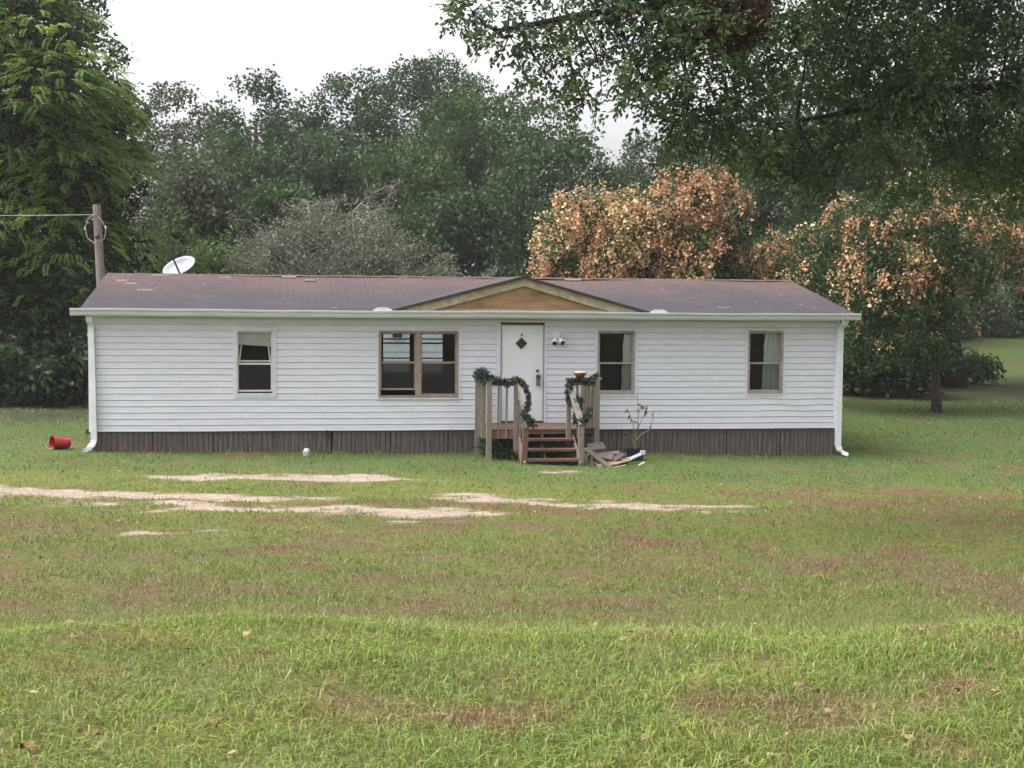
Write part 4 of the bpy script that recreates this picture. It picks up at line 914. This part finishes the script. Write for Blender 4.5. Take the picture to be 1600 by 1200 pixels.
# left: trees with drooping pinnate fronds
def frond_tree(base, lobes, top, r0, label, seed, nd=1.0):
    t, P, D = tree('frond_tree', label, base, lobes, r0, top, TUFT_MID, 7.0 * nd, COLS['deep'], seed, 'bark', 'frond-leaved trees beside the house', gap=.20, gs=.8, var=.5, inner=.25)
    g = np.random.default_rng(seed + 1)
    P, D = lobe_points(lobes, 20 * nd, g, .84, .42, .8, seed + 2); k = (P[:, 2] > 2.0 + g.random(len(P)) * 5) & (D[:, 2] > -.45); P, D = P[k], D[k]
    D = unit(D * np.array((1, 1, .25)) + g.normal(size=P.shape) * np.array((.3, .3, .12))) + np.array((0, 0, -.02))
    Q, Cq = place(FROND, P, D, g.uniform(.75, 1.35, len(P)), col_field(P, (.135, .205, .050), g, .4, (.23, .30, .075), .46, seed, .9), seed, .2, .12)  # yellow-green fronds on the upper crown, tint raised further for lit treetops
    o = quads_object('fronds', Q, Cq, 'leaf', t); o['kind'] = 'stuff'
frond_tree((-14.2, 42.0), [(-14.6, 41.5, 2.0, 2.2, 2.0, 1.9), (-12.9, 40.8, 2.0, 1.7, 1.7, 1.9), (-14.6, 41.0, 4.6, 2.3, 2.1, 1.9), (-12.7, 40.4, 4.4, 1.5, 1.5, 1.6), (-12.5, 40.6, 6.6, 1.5, 1.5, 1.3), (-14.6, 40.4, 7.4, 2.2, 2.0, 1.6), (-13.0, 40.3, 8.6, 1.6, 1.6, 1.2), (-15.4, 40.6, 9.8, 2.0, 1.9, 1.4), (-13.4, 41.0, 10.4, 1.5, 1.5, 1.1), (-14.6, 41.5, 11.6, 1.7, 1.6, 1.0), (-16.2, 42, 6, 2, 2, 3)],
           (-14.2, 41.8, 10), .26, 'big tree with drooping light-green fronds behind the utility pole', 301)
frond_tree((-12.6, 45.5), [(-12.6, 45.0, 2.2, 1.4, 1.4, 1.9), (-12.3, 44.6, 4.4, 1.3, 1.3, 1.5), (-12.6, 44.4, 6.4, 1.4, 1.4, 1.4), (-12.7, 44.8, 8.2, 1.1, 1.2, 1.2), (-13.2, 44.5, 9.4, 1.2, 1.2, 1.0)],
           (-12.6, 45.2, 8.6), .2, 'slimmer frond-leaved tree just right of the utility pole', 305)
def shrub(name, label, x, y, rx, h, tm, c, seed, dens=6., c2=None, mix=.4, group=None, gap=.3, n=7, cat='shrub'):
    g = np.random.default_rng(seed); L = [(x + g.uniform(-.55, .55) * rx, y + g.uniform(-.5, .5) * rx, h * g.uniform(.25, .72), rx * .6, rx * .6, h * .32) for _ in range(n)] + [(x, y, h * .66, rx * .5, rx * .5, h * .3)]
    z = float(gz(x, y)); t = thing(name, (x, y, z), label, cat, group)
    for i in range(4):
        l = L[i]; MB(False).tube([(x + g.normal() * .1, y + g.normal() * .1, z - .1), (x * .5 + l[0] * .5, y * .5 + l[1] * .5, l[2] * .5), (l[0], l[1], l[2])], [.05, .035, .015], 5).build('stem', 'bark', t)
    P, D = lobe_points(L, dens, g, .4, gap, 1.2, seed); P[:, 2] = np.maximum(P[:, 2], z + .05)
    D = D + np.array((0, 0, .5)) + g.normal(size=P.shape) * .5
    Q, Cq = place(tm, P, D, g.uniform(.8, 1.25, len(P)), col_field(P, c, g, .4, c2, mix, seed), seed); o = quads_object('foliage', Q, Cq, 'leaf', t); o['kind'] = 'stuff'
    return t
U = 'dark undergrowth left of the house'
shrub('shrub', 'dark leafy undergrowth shrub below the big frond tree, farthest from the house', -14.2, 39.3, 1.5, 2.0, TUFT_MID, COLS['deep'], 311, group=U)
shrub('shrub', 'dark leafy undergrowth shrub behind the foot of the utility pole', -11.6, 39.6, 1.3, 2.5, TUFT_MID, COLS['deep'], 312, group=U)
shrub('shrub', 'dark leafy undergrowth shrub below the middle of the big frond tree', -12.8, 38.9, 1.1, 1.5, TUFT_MID, COLS['deep'], 313, group=U)
shrub('shrub', 'dull green twiggy shrub tree between the frond trees and the grey umbrella tree', -12.3, 55, 2.1, 9.0, TUFT_MID, COLS['dull'], 321, 4.6, (.09, .105, .065), .42, n=14, cat='tree')
shrub('shrub', 'thin shrub with reddish leaves beside the frond tree', -11.2, 47.5, .8, 6.2, TUFT_FINE, COLS['mid'], 322, 4.5, COLS['pink'], .38, n=9)
shrub('shrub', 'bright green bush rising behind the satellite dish', -9.6, 48, 1.7, 5.1, TUFT_MID, COLS['bright'], 323, 5., n=9)
shrub('shrub', 'yellowish-green shrub just right of the bright green bush', -8.0, 49, 1.3, 4.5, TUFT_MID, (.11, .15, .05), 324, 5., n=7)

# grey umbrella tree: bare spreading branches with sparse grey-green leaves
def umbrella_tree(x, y, label, seed):
    g = np.random.default_rng(seed); z = float(gz(x, y)); t = thing('umbrella_tree', (x, y, z), label, 'tree'); tips = []
    MB(False).tube([(x, y, z - .3), (x + .1, y, 1.0), (x - .05, y, 1.9)], [.24, .19, .17], 10, wob=.1).build('trunk', 'bark_grey', t, smooth=True)
    fine = MB(False)
    def grow(p, d, l, r, dep, m):
        n = 5; path = [p]; q = p.copy(); dd = d.copy()
        for i in range(n):
            dd = unit(dd + g.normal(size=3) * .16 + np.array((0, 0, .06 if dep < 2 else -.05))); q = q + dd * l / n; path.append(q.copy())
        m.tube(path, [r * (1 - .5 * i / n) for i in range(n + 1)], 6 if dep < 2 else 4)
        if dep >= 2: tips.extend([(path[k], dd) for k in (1, 2, 3, 4, 5)])
        if dep == 4: return
        for k in range(3 if dep < 3 else 2):
            j = int(g.integers(2, n + 1)); nd = unit(dd + g.normal(size=3) * np.array((.75, .75, .35))); grow(path[j], nd, l * g.uniform(.55, .78), r * .52, dep + 1, fine)
    for a in np.linspace(0, 6.28, 10)[:-1]:
        mm = MB(False); e = g.uniform(.62, 1.35); grow(np.array((x, y, 1.8)), unit(np.array((math.cos(a + g.normal() * .15), math.sin(a) * .7, e))), 2.5 * g.uniform(.85, 1.15), .095, 0, mm); mm.build('limb', 'bark_grey', t, smooth=True)
    fo = fine.build('branches', 'bark_grey', t); fo['kind'] = 'stuff'
    P = np.array([a for a, b in tips]); D = np.array([b for a, b in tips]); P = P + g.normal(size=P.shape) * .10
    k = g.random(len(P)) < .6; P, D = P[k], D[k]
    dome = [(x + a_, y + b_, c_, r_, r_ * .9, h_) for a_, b_, c_, r_, h_ in ((0, 0, 4.3, 2.3, 2.1), (-1.9, -.3, 3.9, 1.6, 1.6), (1.9, -.3, 3.8, 1.7, 1.4), (-3.0, 0, 3.3, 1.0, 1.2), (3.0, 0, 3.3, 1.0, .9), (-.8, -1, 4.6, 1.4, 1.5), (1.0, -1, 4.2, 1.4, 1.3))]
    P2, D2 = lobe_points(dome, 12, g, .70, .52, 1.5, seed + 8); k = P2[:, 2] > 2.6; P = np.concatenate([P, P2[k]]); D = np.concatenate([D, D2[k]])
    Q, Cq = place(TUFT_FINE, P, D, g.uniform(.65, 1.1, len(P)), col_field(P, COLS['grey'], g, .4, (.15, .165, .115), .4, seed), seed)
    o = quads_object('crown', Q, Cq, 'leaf', t); o['kind'] = 'stuff'
umbrella_tree(-5.4, 46.0, 'grey spreading umbrella-shaped tree with sparse leaves behind the roof', 331)

# right: the two pod trees
def pod_tree(base, lobes, top, r0, label, seed, share, fine=TUFT_FINE, podmin=0., pq=.55, leaf='mid'):
    t, P, D = tree('pod_tree', label, base, lobes, r0, top, fine, 14.0, COLS[leaf], seed, 'bark', 'trees hung with papery orange pods', c2=(.05, .085, .03), gap=.36, gs=.9, var=.4)
    g = np.random.default_rng(seed + 9); P, D = lobe_points(lobes, 58 * share, g, .80, 0, 1, seed, .40)
    n = fbm(P[:, 0] * 1.25, P[:, 1] * 1.25, P[:, 2] * .75, seed + 3, 3) + .05 * (P[:, 2] - top[2]) * .4; k = (n > np.quantile(n, 1 - pq)) & (P[:, 2] > podmin + g.random(len(P))); P, D = P[k], D[k]
    Q, Cq = place(PODS, P, unit(D) * .5 + g.normal(size=P.shape) * .25 + np.array((0, 0, -.9 + 0.)), g.uniform(.7, 1.4, len(P)), col_field(P, COLS['salmon'], g, .28, (.50, .36, .19), .45, seed, 1.3), seed, .35)
    o = quads_object('pods', Q, Cq, 'dry_leaf', t); o['kind'] = 'stuff'
pod_tree((4.4, 44.0), [(1.6, 43.6, 4.9, .85, .9, 1.3), (2.3, 43.2, 5.7, .75, .9, .8), (3.1, 43.1, 4.7, .95, 1.0, 1.2), (3.5, 43.4, 5.9, .65, .8, .6), (4.2, 43.2, 5.2, .9, 1.0, 1.1), (5.0, 43.3, 6.3, .75, .9, .95), (5.8, 43.2, 6.6, .7, .8, .75), (5.3, 43.0, 4.7, 1.0, 1.0, 1.2), (6.5, 43.3, 5.6, .8, .9, 1.0), (6.9, 43.5, 4.5, .8, .9, 1.0), (7.7, 43.8, 3.9, .7, .8, .9), (8.1, 43.9, 4.7, .45, .5, .6), (4.6, 44.8, 4.6, 2.3, 1.4, 1.4), (1.6, 43.8, 3.4, .9, .9, 1.2), (3.2, 43.6, 3.2, 1.3, 1.0, 1.2), (5.9, 43.6, 3.2, 1.4, 1.0, 1.2), (.95, 43.7, 3.3, .5, .6, .8)],
         (4.4, 44.0, 5.2), .16, 'rounded tree covered in salmon-orange pods behind the roof', 401, .42)
pod_tree((12.4, 41.9), [(8.9, 42.3, 4.2, 1.1, 1.0, 1.3), (9.9, 41.7, 5.0, 1.2, 1.1, 1.3), (10.3, 41.3, 3.6, 1.3, 1.2, 1.4), (10.2, 41.4, 2.1, 1.1, 1.0, 1.2), (11.3, 41.0, 2.6, 1.2, 1.1, 1.3), (11.4, 41.2, 4.6, 1.3, 1.2, 1.4), (11.6, 41.5, 5.9, 1.2, 1.2, 1.1), (12.6, 41.2, 3.6, 1.1, 1.1, 1.3), (12.9, 41.4, 5.0, 1.2, 1.2, 1.3), (13.8, 41.8, 4.6, 1.0, 1.0, 1.2), (11.2, 42.3, 4.0, 2.0, 1.6, 1.8), (12.3, 41.4, 1.9, .7, .7, .8), (14.4, 42.4, 5.6, 1.2, 1.2, 1.1), (10.6, 41.2, 1.5, .9, .9, .7), (15.2, 42.6, 4.6, .9, .9, .9)],
         (12.3, 41.9, 5.4), .15, 'dark green tree dotted with orange pods beside the right house corner', 405, .21, podmin=1.8, pq=.36, leaf='mid')

# big old oak with a thick black trunk
t_ox, t_oy = 15.9, 52.5
g_ = np.random.default_rng(411)
oak_l = [(14.2, 50.5, 7.2, 2.6, 2.4, 1.6), (11.5, 50.5, 8.4, 2.6, 2.4, 1.7), (8.8, 51, 9.2, 2.2, 2.2, 1.6), (17, 50, 6.6, 2.4, 2.2, 1.7), (19, 50.5, 7.6, 2.6, 2.4, 1.9), (12.5, 51, 11, 3, 2.6, 2), (16, 50, 10.4, 3.2, 2.8, 2.2), (20, 51, 11, 3.2, 2.8, 2.4), (9.5, 52, 12, 2.6, 2.4, 2), (14, 52, 14, 3.6, 3, 2.2), (18.5, 52, 14.5, 3.6, 3, 2.2), (21, 52, 6.2, 2.2, 2, 1.6), (18.5, 50.2, 4.9, 1.3, 1.3, .9), (17, 46.5, 7.6, 2.8, 2.6, 1.3), (13, 47, 8.6, 2.8, 2.6, 1.3), (21, 47, 7.4, 3, 2.8, 1.4), (24, 51, 8, 3, 3, 2), (17, 55, 7.5, 3, 3, 1.8), (22, 56, 8, 3, 3, 2), (12, 56, 8, 3, 3, 2)]
tree('oak_tree', 'massive old oak with a thick black trunk behind the pod-dotted tree', (t_ox, t_oy), oak_l, .58, (15.9, 52.5, 9), TUFT_MID, 5.2, COLS['oak'], 411, 'bark_black', c2=COLS['olive'], mix=.4, gap=.34, gs=.7, var=.45, limbs=11)

# shrubs on the right, behind the lawn
R_ = 'dark shrubs at the back of the right lawn'
shrub('shrub', 'broad dark shrub filling the space behind the right house corner', 12.0, 47.0, 1.9, 3.2, TUFT_MID, COLS['deep'], 428, 8., n=10, group=R_)
shrub('shrub', 'low leafy shrub at the foot of the black oak trunk', 17.4, 54.5, 1.0, 1.3, TUFT_MID, COLS['mid'], 429, 8., group=R_)
for k_, (x_, y_, r_, h_, c_, l_) in enumerate(((25.5, 88, 2.4, 4.2, 'mid', 'leafy mid-green shrub closing the lawn beyond the black trunk'), (29.2, 90, 2.6, 5.0, 'dull', 'greyish shrub in the far hedge under the oak canopy'), (33.0, 89, 2.8, 6.5, 'oak', 'tall dark shrub at the end of the far hedge'), (21.5, 86, 2.6, 4.6, 'oak', 'dark shrub hidden partly behind the black oak trunk'), (36.5, 86, 3.0, 7.5, 'mid', 'tallest leafy shrub of the far hedge'))):
    shrub('shrub', l_, x_, y_, r_, h_, TUFT_FAR, COLS[c_], 440 + k_, 4., n=10, group='far hedge at the end of the lawn')
shrub('shrub', 'dark shrub at the house end of the right back hedge', 10.6, 49, 1.7, 3.0, TUFT_MID, COLS['deep'], 421, group=R_)
shrub('shrub', 'dark shrub left of the thick black oak trunk', 13.3, 51.5, 1.8, 3.4, TUFT_MID, COLS['deep'], 422, group=R_)
shrub('shrub', 'dark green thicket shrub at the far edge of the right lawn', 29.0, 74, 2.4, 5.4, TUFT_FAR, COLS['oak'], 424, 6., n=12)
shrub('shrub', 'bright yellow-green shrub beyond the thick black oak trunk', 24.2, 92, 2.2, 2.9, TUFT_FAR, COLS['bright'], 425, 3.5)
shrub('shrub', 'pinkish-brown shrub far beyond the bright yellow-green shrub', 33.0, 112, 3.0, 5.0, TUFT_FAR, COLS['pink'], 426, 3.5)
shrub('shrub', 'pale green shrub beside the pinkish-brown one far away', 37.8, 110, 2.6, 5.0, TUFT_FAR, (.13, .16, .07), 427, 3.5)

# oak standing outside the frame whose limbs hang over the yard
def overhang():
    g = np.random.default_rng(431); bx, by = 11.2, 20.0; z = float(gz(bx, by))
    t = thing('oak_tree', (bx, by, z), 'leafy near oak whose branches hang over the yard and house front', 'tree')
    def at(px, py, d): return np.array(((px - 800) / 2250 * d, d, 3.2 + (462 + .0087 * (px - 800) - py) / 2250 * d))
    spec = [(735, 25, 34, 18), (790, 60, 48, 18), (860, 45, 55, 18.2), (850, 120, 34, 18), (925, 90, 62, 18.3), (950, 10, 60, 18.6), (905, 160, 26, 18.1), (1000, 50, 75, 18.7), (1010, 150, 52, 18.5), (1075, 100, 75, 19), (1090, 20, 75, 19.3), (1070, 205, 52, 19), (1145, 165, 72, 19.4),
            (1180, 60, 80, 19.7), (1160, 235, 40, 19.3), (1250, 90, 75, 20), (1240, 235, 44, 19.9), (1310, 40, 80, 20.3), (1330, 150, 70, 20.4), (1310, 225, 42, 20.2), (1400, 90, 80, 20.8), (1400, 190, 70, 20.6), (1470, 30, 80, 21), (1480, 150, 80, 21), (1560, 80, 85, 21.3), (1560, 200, 80, 21.2), (1480, 245, 50, 21), (1600, 280, 60, 21.2), (1215, 268, 36, 19.8), (1290, 275, 40, 20.1), (1400, 275, 46, 20.6), (1530, 295, 55, 21),
            (1000, -60, 75, 18.8), (1150, -70, 90, 19.5), (1300, -70, 95, 20.2), (1450, -80, 95, 20.8), (1600, -50, 95, 21.4), (1680, 130, 95, 21.4)]
    lobes = []
    for (px, py, r, d) in spec:
        c = at(px, py, d); rr = r / 2250 * d; lobes.append((*c, rr * 1.15, rr * 1.5, rr))
    hi = [(9.5, 19, 9.5, 2.4, 2.4, 1.5), (6.5, 19.5, 9.8, 2.2, 2.2, 1.4), (3.6, 19, 9.6, 2.0, 2.0, 1.3), (12.5, 21, 10.5, 2.8, 2.8, 1.8), (11, 17, 9, 2.4, 2.4, 1.6), (14.5, 19, 9, 2.4, 2.4, 1.8), (11, 23.5, 9.5, 2.4, 2.4, 1.6), (12.5, 20, 7.6, 2.2, 2.2, 1.2)]
    MB(False).tube([(bx, by, z - .3), (bx, by, z + .2), (bx - .1, by, 2.0), (bx - .3, by, 3.8), (bx - .2, by, 6.2), (bx, by, 8.5)], [.75, .52, .44, .42, .32, .2], 12, wob=.1).build('trunk', 'bark', t, smooth=True)
    limbs = [[(bx - .2, by, 5.8), (9.2, 20.7, 7.6), (6.9, 20.4, 7.9), (4.6, 19.6, 7.6), (2.6, 19.0, 7.1), (.8, 18.5, 6.75), (-.2, 18.2, 6.5)], [(bx - .2, by, 6.2), (9.0, 21, 7.8), (6.6, 20.8, 8.2), (4.4, 20, 7.9), (2.2, 19.4, 7.4)], [(bx - .3, by, 4.1), (8.6, 21.3, 6.4), (6.6, 21.3, 6.3), (5.0, 20.8, 5.9), (3.6, 20.2, 5.6)],
             [(bx, by, 5.5), (9.5, 19.2, 8), (8.5, 18.5, 9.6)], [(bx, by, 6), (12.6, 20.8, 8.5), (13, 21, 10)], [(bx, by, 5), (12.6, 19.2, 7.2), (14.2, 19, 8.8)], [(bx, by, 6.5), (11.2, 22, 8.2), (11, 23.2, 9.2)]]
    for k, p in enumerate(limbs):
        n = len(p); MB(False).tube(p, [(.12, .12, .085, .12, .12, .12, .12)[k] * (1 - .85 * i / (n - 1)) + .010 for i in range(n)], 8, wob=.12, seed=k).build('limb', 'bark_black', t, smooth=True)
    LP = np.array([np.array(a) + (np.array(b) - np.array(a)) * s for p in limbs for a, b in zip(p[1:-1], p[2:]) for s in np.linspace(0, 1, 5)])
    tw = MB(False)
    for l in lobes + hi:
        c = np.array(l[:3]); k = np.argmin(np.linalg.norm(LP - c, axis=1)); s = LP[k]; m = (s + c) / 2 + np.array((0, 0, -.06)); tw.tube([s, m, c], [.028, .02, .010], 5)
        for j in range(9):
            e = c + unit(g.normal(size=3)) * np.array(l[3:]) * g.uniform(.6, .95); tw.tube([c, (c + e) / 2 + g.normal(size=3) * .05, e], [.009, .006, .003], 4, cap=False)
    o = tw.build('twigs', 'bark_black', t); o['kind'] = 'stuff'
    P, D = lobe_points(lobes, 30, g, .2, .425, 1.7, 433)
    D = unit(D * .6 + g.normal(size=P.shape) * .6 + np.array((-.25, 0, -.15)))
    Q, Cq = place(SPRAY, P, D, g.uniform(.7, 1.15, len(P)), col_field(P, (.052, .082, .034), g, .4, (.085, .125, .045), .42, 434, 1.2), 435, .35)
    P2, D2 = lobe_points(hi, 3.2, g, .35, .3, 1.0, 437); Q2, C2 = place(TUFT_MID, P2, D2 + g.normal(size=P2.shape) * .5, g.uniform(.9, 1.3, len(P2)), col_field(P2, COLS['oak'], g, .35, None, .5, 438), 439)
    o = quads_object('crown', np.concatenate([Q, Q2]), np.concatenate([Cq, C2]), 'leaf', t); o['kind'] = 'stuff'
    nest = MB(False); c = at(1132, 38, 19.2); gg = random.Random(4)
    nest_t = thing('squirrel_nest', c - np.array((0, 0, .25)), 'brown ball of dry leaves and twigs lodged in the overhanging oak', 'nest')
    gq = np.random.default_rng(9); d = unit(gq.normal(size=(260, 3))); Pn = c + d * np.array((.30, .3, .22)) * gq.uniform(.6, 1, (260, 1))
    Q, Cq = place(PODS, Pn, d, np.full(260, .8), np.tile(np.array((.085, .05, .032)), (260, 1)) * gq.uniform(.5, 1.2, (260, 1)), 5); o = quads_object('dry_leaves', Q, Cq, 'dry_leaf', nest_t); o['kind'] = 'stuff'
    nest.tube([c + np.array((-.3, 0, -.16)), c + np.array((.3, 0, -.2))], [.03, .02], 6); nest.build('support_twig', 'bark', nest_t)
overhang()

# distant woodland that closes the view
gw = np.random.default_rng(501); nW = 3200
Pw = np.stack([gw.uniform(-75, 95, nW), gw.uniform(122, 150, nW), gw.random(nW)], 1)
hh = 5.5 + 4.5 * fbm(Pw[:, 0] * .09, Pw[:, 1] * .05, s=503, o=3); Pw[:, 2] = Pw[:, 2] ** .8 * hh
Qw, Cw = place([tmpl_tuft(9, .9, .9, .55, 150 + k) for k in range(4)], Pw, gw.normal(size=Pw.shape), gw.uniform(.8, 1.4, nW), col_field(Pw, COLS['oak'], gw, .5, COLS['dull'], .5, 505, .12), 507)
wd = quads_object('distant_woodland', Qw, Cw, 'leaf'); wd['kind'] = 'stuff'; tag(wd, 'far-off belt of green woodland beyond the yard', 'woodland')

# weeds under the porch
def weed(label, lx, ly, r, h, seed, c=(.07, .12, .04)):
    g = np.random.default_rng(seed); b = Hp(lx, ly, 0); b[2] = float(gz(b[0], b[1])); t = thing('weed', b, label, 'plant', 'weeds growing round the porch')
    n = int(140 * h * r / .12); P = np.stack([g.normal(size=n) * r * .6, g.normal(size=n) * r * .6, g.random(n) * h], 1) + b
    Q, Cq = place([tmpl_tuft(6, .07, .07, .03, 170 + k) for k in range(3)], P, g.normal(size=P.shape), g.uniform(.7, 1.3, n), col_field(P, c, g, .4), seed); o = quads_object('leaves', Q, Cq, 'leaf', t); o['kind'] = 'stuff'
    for k in range(3): MB(False).tube([b + np.array((g.normal() * r * .2, g.normal() * r * .2, -.05)), b + np.array((g.normal() * r * .4, g.normal() * r * .4, h * .9))], .006, 4).build('stem', 'stem_grey', t)
weed('leafy weed growing beside the porch corner post', 7.70, -.9, .08, .42, 601, (.05, .075, .03)); weed('dark weeds filling the gap under the porch deck', 8.05, -1.15, .30, .40, 602, (.045, .07, .03))
weed('green weed growing under the open stair treads', 8.62, -1.55, .22, .30, 603); weed('green weed behind the right newel post', 9.1, -1.6, .16, .25, 604)

# ------------------------------------------------------------------ grass blades, fallen leaves
def grass():
    g = np.random.default_rng(701); Qs, Cs = [], []
    h0 = np.array(HX[:2]); 
    def zone(y0, y1, dens, hgt, wid, two):
        A = (y1 - y0) * (.36 * (y0 + y1) + 2.4); n = int(A * dens)
        y = y0 + (y1 - y0) * g.random(n); hw = .36 * y + 1.2; x = g.uniform(-1, 1, n) * hw
        c, k, d = lawn(x, y)
        lx = (x - HO[0]) * HX[0] + (y - HO[1]) * HX[1]; ly = (x - HO[0]) * HY[0] + (y - HO[1]) * HY[1]
        clump = .6 * fbm(x * 3.3, y * 3.3, s=703, o=2) + .4 * sstep(.3, .7, fbm(x * 1.1, y * 1.4, s=705, o=2))
        keep = (g.random(n) > sstep(.12, .8, d) * .94) & ~((ly > .0) & (ly < 7.3) & (lx > -.05) & (lx < 15.35)) & (g.random(n) < .45 + .9 * clump)
        bare = (g.random(n) < .12 * k); keep &= ~bare
        x, y, c, k, clump, ly, lx = x[keep], y[keep], c[keep], k[keep], clump[keep], ly[keep], lx[keep]; n = len(x)
        edge = 1 + .9 * ((ly > -.28) & (ly < .1) & (lx > 0) & (lx < 15.3))
        hh = hgt * g.uniform(.45, 1.25, n) * (.6 + .8 * clump) * (1 - .25 * k) * edge; z = gz(x, y)
        a = g.uniform(0, 6.28, n); lean = g.normal(size=(n, 2)) * .8; base = np.stack([x, y, z - .01], 1)
        s = np.stack([np.cos(a), np.sin(a), np.zeros(n)], 1) * (wid * g.uniform(.6, 1.3, n))[:, None] * .5
        mid = base + np.stack([lean[:, 0] * hh * .30, lean[:, 1] * hh * .30, hh * .62], 1); tip = base + np.stack([lean[:, 0] * hh * .95, lean[:, 1] * hh * .95, hh * np.clip(1 - .35 * np.hypot(lean[:, 0], lean[:, 1]), .35, 1)], 1)
        straw = g.random(n) < .07 + .16 * k
        col = c * g.uniform(.70, 1.45, (n, 1)) * (.86 + .40 * sstep(15, 5.5, y) + .06 * sstep(20, 26, y))[:, None]; col[straw] = np.array((.32, .26, .13)) * g.uniform(.6, 1.2, (straw.sum(), 1))
        if two:
            Qs.append(np.stack([base - s, base + s, mid + s * .8, mid - s * .8], 1)); Qs.append(np.stack([mid - s * .8, mid + s * .8, tip + s * .12, tip - s * .12], 1)); Cs.extend([col, col])
        else: Qs.append(np.stack([base - s, base + s, tip + s * .2, tip - s * .2], 1)); Cs.append(col)
    zone(4.5, 7.9, 3700, .072, .0060, True); zone(7.9, 13, 1050, .075, .009, False); zone(13, 20, 600, .07, .0135, False); zone(20, 33, 330, .065, .016, False); zone(33, 46, 130, .07, .025, False)
    o = quads_object('grass', np.concatenate(Qs), np.concatenate(Cs), 'grass_blade'); o['kind'] = 'stuff'; tag(o, 'patchy mown grass and dry turf covering the yard', 'grass')
    n = 900; y = 4.8 + 27 * g.random(n) ** 1.3; x = g.uniform(-1, 1, n) * (.36 * y + 1.5); z = gz(x, y) + .03 * g.random(n) + .015
    P = np.stack([x, y, z], 1); D = g.normal(size=(n, 3)) * np.array((1, 1, .3)); T = [kite(.055, .035)[None], kite(.04, .03)[None]]
    col = np.array((.17, .085, .045))[None] * g.uniform(.5, 1.5, (n, 1)); tan = g.random(n) < .25; col[tan] = np.array((.36, .24, .13))
    Q, Cq = place(T, P, D, g.uniform(.5, 1.15, n), col, 709, spin=.3); o = quads_object('fallen_leaves', Q, Cq, 'dry_leaf'); o['kind'] = 'stuff'; tag(o, 'small brown fallen leaves scattered over the grass', 'leaves')
grass()

# ------------------------------------------------------------------ haze
hm = bpy.data.materials.new('haze_air'); hm.use_nodes = True; hn = hm.node_tree; hn.nodes.clear()
ho = hn.nodes.new('ShaderNodeOutputMaterial'); hv = hn.nodes.new('ShaderNodeVolumePrincipled')
hv.inputs['Color'].default_value = (.93, .95, 1.0, 1); hv.inputs['Density'].default_value = HAZE; hv.inputs['Anisotropy'].default_value = .2
hn.links.new(hv.outputs[0], ho.inputs['Volume']); MATS['haze_air'] = hm
hz = MB(False).box(-290, 290, -75, 300, -2.0, 24).build('haze', 'haze_air'); hz['kind'] = 'stuff'; tag(hz, 'thin pale damp air fading the far trees', 'haze')
